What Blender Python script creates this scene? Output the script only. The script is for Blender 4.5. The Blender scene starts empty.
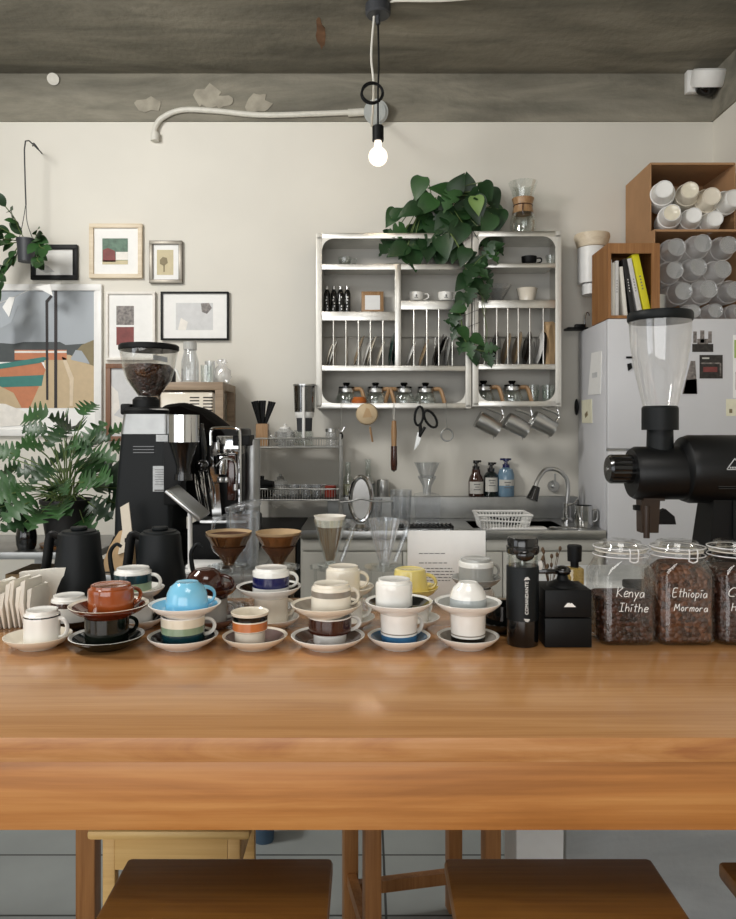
import bpy, bmesh, math, random
from mathutils import Vector, Matrix, Euler
R = random.Random(7)
PI = math.pi
C = bpy.context.scene.collection
FX = 740.0; PX = 366.0; PY = 430.0; H = 1.45      # lens in pixels, vanishing point, eye height
T = 0.976                                           # height of the wooden counter

def at(px, py, d): return Vector(((px-PX)/FX*d, d, H-(py-PY)/FX*d))
def on(px, d, z): return Vector(((px-PX)/FX*d, d, z))
class Fr:
    "local frame of a thing whose base stands at column px0, distance d, height z"
    def __init__(s, px0, d, z): s.o = on(px0, d, z); s.d = d; s.s = d/FX
    def p(s, px, py, dy=0.0): q = at(px, py, s.d)-s.o; return Vector((q.x, dy, q.z))
    def back(s, dy): g = Fr(0, s.d+dy, 0); g.o = s.o; return g
    def z(s, py): return at(0, py, s.d).z-s.o.z
    def x(s, px): return at(px, 0, s.d).x-s.o.x
def lin(c):
    if isinstance(c, str): c = [int(c[i:i+2], 16)/255 for i in (0, 2, 4)]
    return tuple(x/12.92 if x <= .04045 else ((x+.055)/1.055)**2.4 for x in c)+(1.0,)

# ---------------------------------------------------------------- materials
MATS = {}
def new_mat(name):
    m = bpy.data.materials.new(name); m.use_nodes = True
    nt = m.node_tree; nt.nodes.clear()
    out = nt.nodes.new('ShaderNodeOutputMaterial'); MATS[name] = m
    return m, nt, out
def N(nt, t, **kw):
    n = nt.nodes.new(t)
    for k, v in kw.items():
        if k in n.inputs: n.inputs[k].default_value = v
        else: setattr(n, k, v)
    return n
def plain(name, col, rough=.5, metal=0, coat=0, var=.06, scale=30, bump=0, spec=.5, sheen=0):
    m, nt, out = new_mat(name); c = lin(col)
    b = N(nt, 'ShaderNodeBsdfPrincipled', Roughness=rough, Metallic=metal)
    b.inputs['Coat Weight'].default_value = coat; b.inputs['Specular IOR Level'].default_value = spec
    b.inputs['Sheen Weight'].default_value = sheen
    tc = N(nt, 'ShaderNodeTexCoord'); no = N(nt, 'ShaderNodeTexNoise', Scale=scale, Detail=3.0)
    nt.links.new(tc.outputs['Object'], no.inputs['Vector'])
    r = N(nt, 'ShaderNodeValToRGB'); e = r.color_ramp.elements
    e[0].position = .3; e[1].position = .7
    e[0].color = tuple(x*(1-var) for x in c[:3])+(1,); e[1].color = tuple(min(1, x*(1+var)) for x in c[:3])+(1,)
    nt.links.new(no.outputs['Fac'], r.inputs['Fac']); nt.links.new(r.outputs['Color'], b.inputs['Base Color'])
    if bump:
        bp = N(nt, 'ShaderNodeBump', Strength=bump, Distance=.01)
        nt.links.new(no.outputs['Fac'], bp.inputs['Height']); nt.links.new(bp.outputs['Normal'], b.inputs['Normal'])
    nt.links.new(b.outputs[0], out.inputs[0]); return m
def wood(name, c0, c1, axis=0, rough=.35, scale=1.0, coat=0, c2=None, bump=.05, xs=.55, dist=.8):
    m, nt, out = new_mat(name)
    tc = N(nt, 'ShaderNodeTexCoord'); mp = N(nt, 'ShaderNodeMapping')
    s = [9.0*scale]*3; s[axis] = xs*scale; mp.inputs['Scale'].default_value = s
    nt.links.new(tc.outputs['Object'], mp.inputs['Vector'])
    n1 = N(nt, 'ShaderNodeTexNoise', Scale=2.2, Detail=6.0, Roughness=.6, Distortion=dist)
    nt.links.new(mp.outputs[0], n1.inputs['Vector'])
    mp2 = N(nt, 'ShaderNodeMapping'); s2 = [70.0*scale]*3; s2[axis] = 1.3*scale; mp2.inputs['Scale'].default_value = s2
    nt.links.new(tc.outputs['Object'], mp2.inputs['Vector'])
    n2 = N(nt, 'ShaderNodeTexNoise', Scale=2.0, Detail=4.0); nt.links.new(mp2.outputs[0], n2.inputs['Vector'])
    r = N(nt, 'ShaderNodeValToRGB'); e = r.color_ramp.elements
    e[0].position = .36; e[0].color = lin(c0); e[1].position = .66; e[1].color = lin(c1)
    if c2:
        q = e.new(.5); q.color = lin(c2)
    mx = N(nt, 'ShaderNodeMix', data_type='FLOAT'); mx.inputs[0].default_value = .3
    nt.links.new(n1.outputs['Fac'], mx.inputs[2]); nt.links.new(n2.outputs['Fac'], mx.inputs[3])
    nt.links.new(mx.outputs[0], r.inputs['Fac'])
    b = N(nt, 'ShaderNodeBsdfPrincipled', Roughness=rough); b.inputs['Coat Weight'].default_value = coat
    b.inputs['Coat Roughness'].default_value = .13
    bp = N(nt, 'ShaderNodeBump', Strength=bump, Distance=.004)
    nt.links.new(n2.outputs['Fac'], bp.inputs['Height']); nt.links.new(bp.outputs['Normal'], b.inputs['Normal'])
    nt.links.new(r.outputs['Color'], b.inputs['Base Color']); nt.links.new(b.outputs[0], out.inputs[0]); return m
def glass(name, tint='ffffff', gloss=.10, edge=.55, rough=.02, body=0.0, bodycol='ffffff'):
    "thin clear wall: see-through in the middle, bright and denser at the rim"
    m, nt, out = new_mat(name)
    tr = N(nt, 'ShaderNodeBsdfTransparent', Color=lin(tint)); gl = N(nt, 'ShaderNodeBsdfGlossy', Color=(1, 1, 1, 1), Roughness=rough)
    lw = N(nt, 'ShaderNodeLayerWeight', Blend=.35)
    mr = N(nt, 'ShaderNodeMapRange'); mr.inputs[3].default_value = gloss; mr.inputs[4].default_value = edge
    nt.links.new(lw.outputs['Facing'], mr.inputs[0])
    mx = N(nt, 'ShaderNodeMixShader'); nt.links.new(mr.outputs[0], mx.inputs[0])
    nt.links.new(tr.outputs[0], mx.inputs[1]); nt.links.new(gl.outputs[0], mx.inputs[2]); last = mx
    if body:
        df = N(nt, 'ShaderNodeBsdfDiffuse', Color=lin(bodycol)); m2 = N(nt, 'ShaderNodeMixShader'); m2.inputs[0].default_value = body
        nt.links.new(mx.outputs[0], m2.inputs[1]); nt.links.new(df.outputs[0], m2.inputs[2]); last = m2
    nt.links.new(last.outputs[0], out.inputs[0]); return m
def emit(name, col, s):
    m, nt, out = new_mat(name); e = N(nt, 'ShaderNodeEmission', Color=lin(col), Strength=s)
    nt.links.new(e.outputs[0], out.inputs[0]); return m
def concrete(name, c0, c1, c2, rough=.9, scale=1.0):
    m, nt, out = new_mat(name); tc = N(nt, 'ShaderNodeTexCoord')
    mp = N(nt, 'ShaderNodeMapping'); mp.inputs['Scale'].default_value = (.7*scale, 2.2*scale, 3.0*scale)
    nt.links.new(tc.outputs['Object'], mp.inputs['Vector'])
    n1 = N(nt, 'ShaderNodeTexNoise', Scale=1.6, Detail=9.0, Roughness=.68, Distortion=.5); nt.links.new(mp.outputs[0], n1.inputs['Vector'])
    r = N(nt, 'ShaderNodeValToRGB'); e = r.color_ramp.elements
    e[0].position = .32; e[0].color = lin(c0); e[1].position = .72; e[1].color = lin(c2); q = e.new(.5); q.color = lin(c1)
    nt.links.new(n1.outputs['Fac'], r.inputs['Fac'])
    n2 = N(nt, 'ShaderNodeTexNoise', Scale=28.0, Detail=5.0); nt.links.new(tc.outputs['Object'], n2.inputs['Vector'])
    mp3 = N(nt, 'ShaderNodeMapping'); mp3.inputs['Scale'].default_value = (.25, 1.6, 1.6); nt.links.new(tc.outputs['Object'], mp3.inputs['Vector'])
    wv = N(nt, 'ShaderNodeTexNoise', Scale=3.0, Detail=2.0, Distortion=.2); nt.links.new(mp3.outputs[0], wv.inputs['Vector'])
    r2 = N(nt, 'ShaderNodeValToRGB'); f = r2.color_ramp.elements
    f[0].position = .40; f[0].color = (.80, .80, .79, 1); f[1].position = .56; f[1].color = (1.08, 1.07, 1.05, 1)
    nt.links.new(wv.outputs['Fac'], r2.inputs['Fac'])
    mu = N(nt, 'ShaderNodeMix', data_type='RGBA', blend_type='MULTIPLY'); mu.inputs[0].default_value = 1
    nt.links.new(r.outputs['Color'], mu.inputs[6]); nt.links.new(r2.outputs['Color'], mu.inputs[7])
    b = N(nt, 'ShaderNodeBsdfPrincipled', Roughness=rough)
    bp = N(nt, 'ShaderNodeBump', Strength=.35, Distance=.01); nt.links.new(n2.outputs['Fac'], bp.inputs['Height'])
    nt.links.new(bp.outputs['Normal'], b.inputs['Normal']); nt.links.new(mu.outputs[2], b.inputs['Base Color'])
    nt.links.new(b.outputs[0], out.inputs[0]); return m
def tiles(name, c, seam, w, h, off):
    m, nt, out = new_mat(name); tc = N(nt, 'ShaderNodeTexCoord'); mp = N(nt, 'ShaderNodeMapping')
    mp.inputs['Location'].default_value = off; nt.links.new(tc.outputs['Object'], mp.inputs['Vector'])
    br = N(nt, 'ShaderNodeTexBrick', Scale=1.0); br.offset = 0
    br.inputs['Color1'].default_value = lin(c); br.inputs['Color2'].default_value = tuple(x*.92 for x in lin(c)[:3])+(1,)
    br.inputs['Mortar'].default_value = lin(seam); br.inputs['Mortar Size'].default_value = .004
    br.inputs['Brick Width'].default_value = w; br.inputs['Row Height'].default_value = h
    nt.links.new(mp.outputs[0], br.inputs['Vector'])
    no = N(nt, 'ShaderNodeTexNoise', Scale=3.0, Detail=6.0); nt.links.new(tc.outputs['Object'], no.inputs['Vector'])
    r = N(nt, 'ShaderNodeValToRGB'); e = r.color_ramp.elements; e[0].color = (.75, .75, .75, 1); e[1].color = (1.15, 1.15, 1.15, 1)
    nt.links.new(no.outputs['Fac'], r.inputs['Fac'])
    mu = N(nt, 'ShaderNodeMix', data_type='RGBA', blend_type='MULTIPLY'); mu.inputs[0].default_value = 1
    nt.links.new(br.outputs['Color'], mu.inputs[6]); nt.links.new(r.outputs['Color'], mu.inputs[7])
    b = N(nt, 'ShaderNodeBsdfPrincipled', Roughness=.45); nt.links.new(mu.outputs[2], b.inputs['Base Color'])
    nt.links.new(b.outputs[0], out.inputs[0]); return m
def beans(name, c0, c1, scale=95):
    m, nt, out = new_mat(name); tc = N(nt, 'ShaderNodeTexCoord')
    v = N(nt, 'ShaderNodeTexVoronoi', Scale=scale); nt.links.new(tc.outputs['Object'], v.inputs['Vector'])
    mp = N(nt, 'ShaderNodeSeparateColor'); nt.links.new(v.outputs['Color'], mp.inputs[0])
    r = N(nt, 'ShaderNodeValToRGB'); e = r.color_ramp.elements; e[0].color = lin(c0); e[1].color = lin(c1)
    nt.links.new(mp.outputs[0], r.inputs['Fac'])
    b = N(nt, 'ShaderNodeBsdfPrincipled', Roughness=.38); nt.links.new(r.outputs['Color'], b.inputs['Base Color'])
    inv = N(nt, 'ShaderNodeMath', operation='SUBTRACT'); inv.inputs[0].default_value = 1.0; nt.links.new(v.outputs['Distance'], inv.inputs[1])
    bp = N(nt, 'ShaderNodeBump', Strength=1.0, Distance=.006); nt.links.new(inv.outputs[0], bp.inputs['Height'])
    nt.links.new(bp.outputs['Normal'], b.inputs['Normal']); nt.links.new(b.outputs[0], out.inputs[0]); return m

# ---------------------------------------------------------------- mesh builder
def spline(pts, n=6):
    P = [Vector(p) for p in pts]
    if len(P) < 3: return P
    Q = [P[0]*2-P[1]]+P+[P[-1]*2-P[-2]]; o = []
    for i in range(1, len(Q)-2):
        a, b, c, d = Q[i-1:i+3]
        for k in range(n):
            t = k/n; o.append(.5*((2*b)+(c-a)*t+(2*a-5*b+4*c-d)*t*t+(3*b-a-3*c+d)*t**3))
    return o+[P[-1]]
class MB:
    def __init__(s): s.bm = bmesh.new()
    def _done(s, vs, mi, mat=None):
        if mat is not None: bmesh.ops.transform(s.bm, matrix=mat, verts=vs)
        if mi:
            for f in {f for v in vs for f in v.link_faces}: f.material_index = mi
        return s
    def box(s, lo, hi, mi=0, bev=0, mat=None):
        lo, hi = Vector(lo), Vector(hi); a = Vector([min(lo[i], hi[i]) for i in range(3)]); b = Vector([max(lo[i], hi[i]) for i in range(3)])
        t = bmesh.new(); bmesh.ops.create_cube(t, size=1)
        for v in t.verts: v.co = Vector([a[i]+(v.co[i]+.5)*(b[i]-a[i]) for i in range(3)])
        if bev: bmesh.ops.bevel(t, geom=list(t.edges), offset=min(bev, .45*min(b-a)), segments=2, affect='EDGES', profile=.5)
        s._merge(t, mi, mat); return s
    def _merge(s, t, mi, mat=None):
        mp = {}
        for v in t.verts: mp[v] = s.bm.verts.new(mat @ v.co if mat is not None else v.co)
        for f in t.faces:
            try: g = s.bm.faces.new([mp[v] for v in f.verts]); g.material_index = mi
            except ValueError: pass
        t.free()
    def loft(s, rings, mi=0, caps=True, closed=True, mis=None):
        V = [[s.bm.verts.new(p) for p in r] for r in rings]; n = len(V[0])
        for i in range(len(V)-1):
            for k in range(n if closed else n-1):
                k2 = (k+1) % n
                f = s.bm.faces.new((V[i][k], V[i][k2], V[i+1][k2], V[i+1][k])); f.material_index = mis[i] if mis else mi
        if caps and closed:
            for r, q in ((V[0][::-1], mis[0] if mis else mi), (V[-1], mis[-1] if mis else mi)):
                try: s.bm.faces.new(r).material_index = q
                except ValueError: pass
        return s
    def cyl(s, p0, p1, r0, r1=None, seg=20, mi=0, caps=True):
        p0, p1 = Vector(p0), Vector(p1); r1 = r0 if r1 is None else r1
        ax = (p1-p0).normalized(); u = ax.orthogonal().normalized(); w = ax.cross(u)
        ring = lambda p, r: [p+(u*math.cos(a)+w*math.sin(a))*r for a in (2*PI*k/seg for k in range(seg))]
        return s.loft([ring(p0, r0), ring(p1, r1)], mi, caps)
    def lathe(s, prof, seg=32, o=(0, 0, 0), mi=0, mis=None, axis='z', mod=None):
        o = Vector(o); rows = []
        for (r, z) in prof:
            row = []
            if r < 1e-5: row = [s.bm.verts.new(o+s._ax(0, 0, z, axis))]
            else:
                for k in range(seg):
                    a = 2*PI*k/seg; rr = r*(mod(a, z) if mod else 1)
                    row.append(s.bm.verts.new(o+s._ax(rr*math.cos(a), rr*math.sin(a), z, axis)))
            rows.append(row)
        for i in range(len(rows)-1):
            A, B = rows[i], rows[i+1]; q = mis[i] if mis else mi
            for k in range(seg):
                k2 = (k+1) % seg
                if len(A) == 1 and len(B) == 1: break
                if len(A) == 1: f = s.bm.faces.new((A[0], B[k2], B[k]))
                elif len(B) == 1: f = s.bm.faces.new((A[k], A[k2], B[0]))
                else: f = s.bm.faces.new((A[k], A[k2], B[k2], B[k]))
                f.material_index = q
        return s
    @staticmethod
    def _ax(x, y, z, axis): return Vector((x, y, z)) if axis == 'z' else (Vector((z, x, y)) if axis == 'x' else Vector((x, -z, y)))
    def tube(s, pts, r, seg=8, mi=0, smooth=5, flat=1.0):
        P = spline(pts, smooth) if smooth else [Vector(p) for p in pts]; n = len(P); rings = []
        u = None
        for i in range(n):
            t = (P[min(i+1, n-1)]-P[max(i-1, 0)]).normalized()
            if u is None: u = t.orthogonal().normalized()
            u = (u-t*u.dot(t)); u = u.normalized() if u.length > 1e-6 else t.orthogonal().normalized()
            w = t.cross(u); rr = r if not isinstance(r, (list, tuple)) else r[0]+(r[1]-r[0])*i/(n-1)
            rings.append([P[i]+(u*math.cos(a)+w*math.sin(a)*flat)*rr for a in (2*PI*k/seg for k in range(seg))])
        return s.loft(rings, mi)
    def prism(s, poly, o, u, v, depth, mi=0):
        "polygon (2D points) in the plane o,u,v extruded along u x v by depth"
        o, u, v = Vector(o), Vector(u), Vector(v); w = u.cross(v).normalized()*depth
        a = [s.bm.verts.new(o+u*x+v*y) for x, y in poly]; b = [s.bm.verts.new(o+u*x+v*y+w) for x, y in poly]; n = len(a)
        for f in [a[::-1], b]+[(a[k], a[(k+1) % n], b[(k+1) % n], b[k]) for k in range(n)]:
            s.bm.faces.new(f).material_index = mi
        return s
    def ball(s, c, r, sc=(1, 1, 1), mi=0, seg=20):
        t = bmesh.new(); bmesh.ops.create_uvsphere(t, u_segments=seg, v_segments=max(8, seg//2), radius=r)
        for v in t.verts: v.co = Vector([v.co[i]*sc[i] for i in range(3)])+Vector(c)
        s._merge(t, mi); return s
    def leaf(s, b, d, up, L, W, style='heart', mi=0, droop=.25, n=14):
        b, d = Vector(b), Vector(d).normalized(); up = Vector(up); sd = d.cross(up)
        sd = sd.normalized() if sd.length > 1e-4 else d.orthogonal(); up = sd.cross(d).normalized()
        if style == 'lobed': n = 30
        A, M_, B = [], [], []
        for i in range(n+1):
            t = i/n; f = 0
            if style == 'heart': w = W*(math.sin(PI*min(1, t*.93+.07)**.62))*.5 if t < 1 else 0
            elif style == 'split':
                w = W*math.sin(PI*min(1, t*.93+.07)**.62)*.5*(1 if (i % 4) or i in (0, n) else .42) if t < 1 else 0
            elif style == 'oval': w = W*.5*math.sin(PI*(t*.97+.03))**.8 if t < 1 else 0
            else:
                e = math.sin(PI*min(1, .16+.86*t))**.6 if t < .98 else .2
                g = (.34, .74, 1, .97, .74, .40)[i % 6]; w = W*.5*e*g; f = .10*L*(g-.4)
            c = b+d*(L*t)-up*(droop*L*t*t)
            M_.append(s.bm.verts.new(c))
            A.append(s.bm.verts.new(c+sd*w+up*w*.28+d*f)); B.append(s.bm.verts.new(c-sd*w+up*w*.28+d*f))
        for i in range(n):
            for q in ((M_[i], M_[i+1], A[i+1], A[i]), (M_[i+1], M_[i], B[i], B[i+1])):
                s.bm.faces.new(q).material_index = mi
        return s
    def build(s, name, mats, parent=None, angle=35, norm=True, smooth=True):
        if norm: bmesh.ops.recalc_face_normals(s.bm, faces=s.bm.faces)
        me = bpy.data.meshes.new(name); s.bm.to_mesh(me); s.bm.free()
        for m in (mats if isinstance(mats, (list, tuple)) else [mats]): me.materials.append(MATS[m])
        if smooth:
            for p in me.polygons: p.use_smooth = True
            me.set_sharp_from_angle(angle=math.radians(angle))
        o = bpy.data.objects.new(name, me); C.objects.link(o)
        if parent: o.parent = parent
        return o
def tag(o, label, cat, group=None, kind=None):
    if label: o['label'] = label
    if cat: o['category'] = cat
    if group: o['group'] = group
    if kind: o['kind'] = kind
    return o
def thing(name, label, cat, loc, rz=0, group=None, rot=None):
    o = bpy.data.objects.new(name, None); C.objects.link(o); o.empty_display_size = .05
    o.location = loc; o.rotation_euler = rot or (0, 0, rz); return tag(o, label, cat, group)
def solo(mb, name, mats, label, cat, loc=(0, 0, 0), group=None, kind=None, rot=(0, 0, 0), **kw):
    o = mb.build(name, mats, **kw); o.location = loc; o.rotation_euler = rot; return tag(o, label, cat, group, kind)
def struct(mb, name, mats, **kw):
    o = mb.build(name, mats, **kw); o['kind'] = 'structure'; return o
def copy_tree(o, parent=None):
    c = o.copy(); C.objects.link(c)
    if parent: c.parent = parent
    for ch in list(o.children): copy_tree(ch, c)
    return c
def text(name, s, size, mat, parent, loc, rot, ext=.0004, align='CENTER'):
    cu = bpy.data.curves.new(name, 'FONT'); cu.body = s; cu.size = size; cu.extrude = ext; cu.align_x = align; cu.align_y = 'CENTER'
    t = bpy.data.objects.new(name, cu); C.objects.link(t); bpy.context.view_layer.update()
    me = bpy.data.meshes.new_from_object(t.evaluated_get(bpy.context.evaluated_depsgraph_get())); bpy.data.objects.remove(t)
    me.materials.clear(); me.materials.append(MATS[mat]); o = bpy.data.objects.new(name, me); C.objects.link(o)
    o.parent = parent; o.location = loc; o.rotation_euler = rot; return o
ORD = ['first', 'second', 'third', 'fourth', 'fifth', 'sixth', 'seventh', 'eighth', 'ninth', 'tenth']

# ---------------------------------------------------------------- palette
plain('wall_paint', 'dedad0', .85, var=.03, scale=2.0, bump=.03)
concrete('raw_concrete', '68655b', '827e72', '9c978a')
concrete('counter_concrete', 'c0c3c6', 'd2d5d7', 'e4e6e6', .7)
tiles('floor_tile', '9a9f9e', '333535', 1.75, .315, (-.06, -2.525, 0))
wood('counter_wood', 'a67446', 'c2915f', 0, .24, 1.0, .5, 'b58352')
wood('apron_wood', 'a0652f', 'cb8f50', 0, .45, .9, .1, 'b8783c')
wood('edge_wood', 'a5683a', 'cd9663', 0, .42, 1.0, .1, 'bb8049', xs=1.6, dist=1.3)
wood('seat_wood', '74491f', '99692f', 0, .4, 1.2, .1, '875a27')
wood('leg_wood', '8a5a30', 'b07c4a', 2, .45, 1.3)
wood('pine', 'c79a58', 'e0bb7a', 0, .5, 1.2)
wood('crate_wood', '86592f', 'a8784a', 2, .55, 1.4)
wood('shelf_wood', '84705a', 'a8927a', 0, .5, 1.5)
wood('handle_wood', '8f6a44', 'b8946c', 2, .4, 6)
wood('frame_oak', 'd2c0a4', 'e6d8c0', 0, .5, 2)
wood('frame_walnut', '6a4630', '8a6248', 2, .5, 2)
plain('cardboard', 'ae8660', .85, var=.06, scale=8)
plain('kraft', 'b89a74', .85, var=.10, scale=14, bump=.2)
plain('kraft_pale', 'd6ccbb', .8, var=.05, scale=14, bump=.1)
plain('paper', 'f2f1ee', .8, var=.02)
plain('paper_grey', 'cfcfcf', .8, var=.10, scale=25)
plain('filter_paper', 'e6e1d6', .9, var=.04)
plain('filter_brown', 'b59a76', .9, var=.10, scale=40)
plain('wet_coffee', '4a2c18', .55, var=.25, scale=60)
plain('black_matte', '0d0e0f', .5, var=.05, spec=.22)
plain('black_soft', '0d1113', .5, var=.05, spec=.25)
plain('black_gloss', '0b0b0c', .18, coat=.4)
plain('black_metal', '08090a', .42, var=.05, spec=.35)
plain('chute_brown', '33251b', .4)
plain('cloth_black', '110e0d', .95, var=.25, scale=22, bump=.8, spec=.1)
plain('dark_interior', '2c2723', .8)
plain('steel', 'bdbdbb', .28, 1, var=.05, scale=12)
plain('steel_dull', 'a9aaa9', .42, 1, var=.10, scale=12)
plain('chrome', 'cfcfcf', .10, 1, var=.02)
plain('rack_steel', 'd6d4ce', .33, 1, var=.06, scale=14)
plain('rack_white', 'dddad2', .4, .35, var=.03)
plain('white_gloss', 'f0eee8', .15, coat=.4, var=.015)
plain('cream_gloss', 'e9e0cf', .15, coat=.4, var=.02)
plain('white_plastic', 'ecebe8', .4, var=.02)
plain('white_enamel', 'dcdcdc', .35, var=.02, scale=6)
plain('fridge_white', 'd3d3d6', .38, var=.02, scale=5)
plain('cabinet_grey', 'c3c1b9', .6, var=.05, scale=6)
plain('grey_plastic', '8e9294', .5)
plain('grey_gloss', 'a5a5a0', .2, coat=.3, var=.05)
plain('glaze_black', '0c0d0c', .14, coat=.1)
plain('glaze_darkgreen', '0f1510', .12, coat=.1)
plain('glaze_brown', '5a2410', .15, coat=.5, var=.25, scale=25)
plain('glaze_orangebrown', '984a20', .13, coat=.5, var=.22, scale=22)
plain('glaze_darkbrown', '3c1b10', .15, coat=.5, var=.2, scale=25)
plain('glaze_blue', '7fc4e2', .14, coat=.5, var=.02)
plain('glaze_teal', '12343c', .16, coat=.5)
plain('glaze_sage', '8ba285', .16, coat=.5)
plain('glaze_cream', 'e9e1cc', .16, coat=.5)
plain('glaze_orange', 'c2713a', .18, coat=.4, var=.10)
plain('glaze_navy', '14194f', .14, coat=.5)
plain('bottle_blue', '7390a6', .15, coat=.3)
plain('glaze_denim', '3f6d92', .18, coat=.4, var=.15)
plain('glaze_yellow', 'e6d27e', .16, coat=.4, var=.02)
plain('glaze_greyband', '8d8478', .18, coat=.4, var=.15)
plain('glaze_greysq', 'a9aeae', .18, coat=.4)
plain('glaze_purple', '6a5350', .2, coat=.4)
plain('leaf_dark', '1d3a1c', .42, var=.35, scale=9)
plain('leaf_mid', '2a4d24', .48, var=.3, scale=9)
plain('leaf_pale', '7d9a5a', .42, var=.2, scale=9)
plain('stem_green', '5c6f3c', .55)
plain('twig', '5b4632', .8)
plain('soil', '2a2018', .95, var=.3)
plain('pot_black', '1c1b1a', .5)
plain('pot_charcoal', '36383c', .5)
plain('book_black', '1b1a1a', .5); plain('book_yellow', 'd9d021', .5, var=.03); plain('book_grey', 'd4d2cf', .6); plain('page', 'e4e0d6', .85)
plain('amber_glass', '3a1d0e', .1, coat=.5); plain('bottle_green', '18211f', .15, coat=.4); plain('label_paper', 'c9c7c0', .7)
plain('plate_dark', '211d1b', .2, coat=.3); plain('plate_green', '26403a', .2, coat=.3); plain('plate_tan', 'a08a6c', .3, coat=.3)
plain('frame_pewter', '837d73', .4, .5)
plain('art_sky', 'a7adb3', .6, var=.03, scale=3); plain('art_hill', '4a4f50', .6); plain('art_sand', 'c4ae8c', .6, var=.04)
plain('art_orange', 'c27c58', .6); plain('art_teal', '3d7d75', .6); plain('art_pale', 'd8c6ab', .6); plain('art_pole', '2a2424', .6)
plain('art_olive', '86795a', .6); plain('art_green', '5b7564', .6, var=.3, scale=40); plain('art_red', '7d3d3a', .6, var=.2)
plain('art_beige', 'c9bc98', .6); plain('art_photo', '77706c', .5, var=.6, scale=60); plain('art_sketch', 'd0d0d0', .6, var=.05)
plain('art_white', 'ebe6de', .6); plain('art_night', '2b2724', .5, var=.6, scale=50)
plain('blue_plastic', '3a5064', .5); plain('red_plastic', '8a2f22', .4); plain('brass_amber', 'b0602a', .3)
plain('pipe_white', 'd5d2c8', .5); plain('junction_grey', 'a9adab', .5); plain('cable_white', 'd8d5cc', .5)
plain('lens_black', '08080a', .08); plain('sticker', 'b9bcbd', .5, var=.12, scale=80); plain('rubber', '7f6f5c', .6)
plain('rust', '7a5a42', .9, var=.3, scale=15); plain('plaster_patch', '9c9688', .9, var=.2, scale=15)
plain('ink', '6d6d6d', .8); plain('white_ink', 'f5f5f2', .6)
plain('green_ink', 'a9c178', .7); plain('note_cream', 'e6e2c9', .8); plain('liquid_pale', 'c9c2a0', .2)
glass('glass', 'f8faf9', .06, .42)
glass('jar_glass', 'fafaf9', .035, .35)
glass('clear_plastic', 'f6f7f8', .08, .5, .10, .05, 'e4e8ec')
glass('cup_plastic', 'fdfdfd', .10, .6, .10, .26, 'ffffff')
glass('acrylic', 'f4f6f6', .06, .35)
glass('hopper_glass', 'fcfcfc', .04, .34, .03, .05, 'ffffff')
glass('brown_glass', 'dcc4a8', .08, .4, .04, .10, '8a6444')
glass('amber_clear', 'e0cb90', .08, .4, .03, .3, 'd2b66a')
glass('smoke_glass', '9a9a98', .10, .5, .05)
glass('frosted', 'e4e4e4', .05, .3, .3, .5, 'cfcfcc')
emit('bulb_glow', 'ffefdf', 1.8)
beans('coffee_beans', '30190d', '70452a')
beans('coffee_beans_dark', '21110b', '4f2d1e')
# ================================================================ the room
WY = 4.60
struct(MB().box((-4.2, -3.0, -.1), (2.3, WY+.1, 0)), 'floor', 'floor_tile')
struct(MB().box((-4.2, WY, 0), (2.3, WY+.12, 3.365)), 'wall_back', 'wall_paint')
struct(MB().box((2.157, -3.0, 0), (2.3, WY, 3.365)), 'wall_right', 'wall_paint')
struct(MB().box((-4.2, .8, 0), (-4.08, WY, 3.66)), 'wall_left', 'wall_paint')
struct(MB().box((-4.2, -3.0, 3.66), (2.3, WY+.12, 3.8)), 'ceiling', 'raw_concrete')
tb = MB().box((-4.2, WY-.012, 3.365), (2.157, WY+.12, 3.66))
struct(tb, 'trim_1', 'raw_concrete')
struct(MB().box((2.145, -3.0, 3.365), (2.3, WY, 3.66)), 'trim_2', 'raw_concrete')
# the street side behind the guest: a wall with a wide window, and a window in the left wall
wf = MB(); wf.box((-4.2, -3.12, 0), (2.3, -3.0, .35)); wf.box((-4.2, -3.12, 3.1), (2.3, -3.0, 3.66)); wf.box((-4.2, -3.12, .35), (-3.6, -3.0, 3.1)); wf.box((.9, -3.12, .35), (2.3, -3.0, 3.1)); struct(wf, 'wall_front', 'wall_paint')
wl = MB(); wl.box((-4.2, -3.0, 0), (-4.08, .8, .6)); wl.box((-4.2, -3.0, 3.0), (-4.08, .8, 3.66)); wl.box((-4.2, -3.0, .6), (-4.08, -1.8, 3.0)); wl.box((-4.2, .6, .6), (-4.08, .8, 3.0)); struct(wl, 'wall_left_front', 'wall_paint')
w1 = MB()
for x in (-3.6, -2.1, -.6, .84): w1.box((x, -3.08, .35), (x+.06, -3.03, 3.1))
for z_ in (.35, 2.3, 3.05): w1.box((-3.6, -3.08, z_), (.9, -3.03, z_+.05))
struct(w1, 'window_1', 'black_matte')
w2_ = MB()
for y in (-1.8, -.6, .55): w2_.box((-4.16, y, .6), (-4.11, y+.05, 3.0))
for z_ in (.6, 2.95): w2_.box((-4.16, -1.8, z_), (-4.11, .6, z_+.05))
struct(w2_, 'window_2', 'black_matte')
def blob(r, n, seed, sx=1, sy=1):
    q = random.Random(seed); return [(math.cos(2*PI*k/n)*r*sx*q.uniform(.6, 1.2), math.sin(2*PI*k/n)*r*sy*q.uniform(.6, 1.2)) for k in range(n)]
pm = MB()
for (px, py, r, sx, sy, sd) in ((208, 97, .09, 1, .9, 1), (258, 104, .08, 1, .9, 2), (150, 105, .07, 1.3, .7, 3), (222, 102, .06, 1.2, .7, 5)):
    q = at(px, py, WY-.0122-.0006*sd); pm.prism(blob(r, 13, sd, sx, sy), q, (1, 0, 0), (0, 0, 1), .0035)
struct(pm, 'trim_3', 'plaster_patch')
pm = MB(); q = at(321, 33, 4.14); pm.prism(blob(.17, 14, 9, .17, 1), (q.x, q.y, 3.66), (1, 0, 0), (0, 1, 0), -.002); struct(pm, 'trim_4', 'rust')

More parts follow.
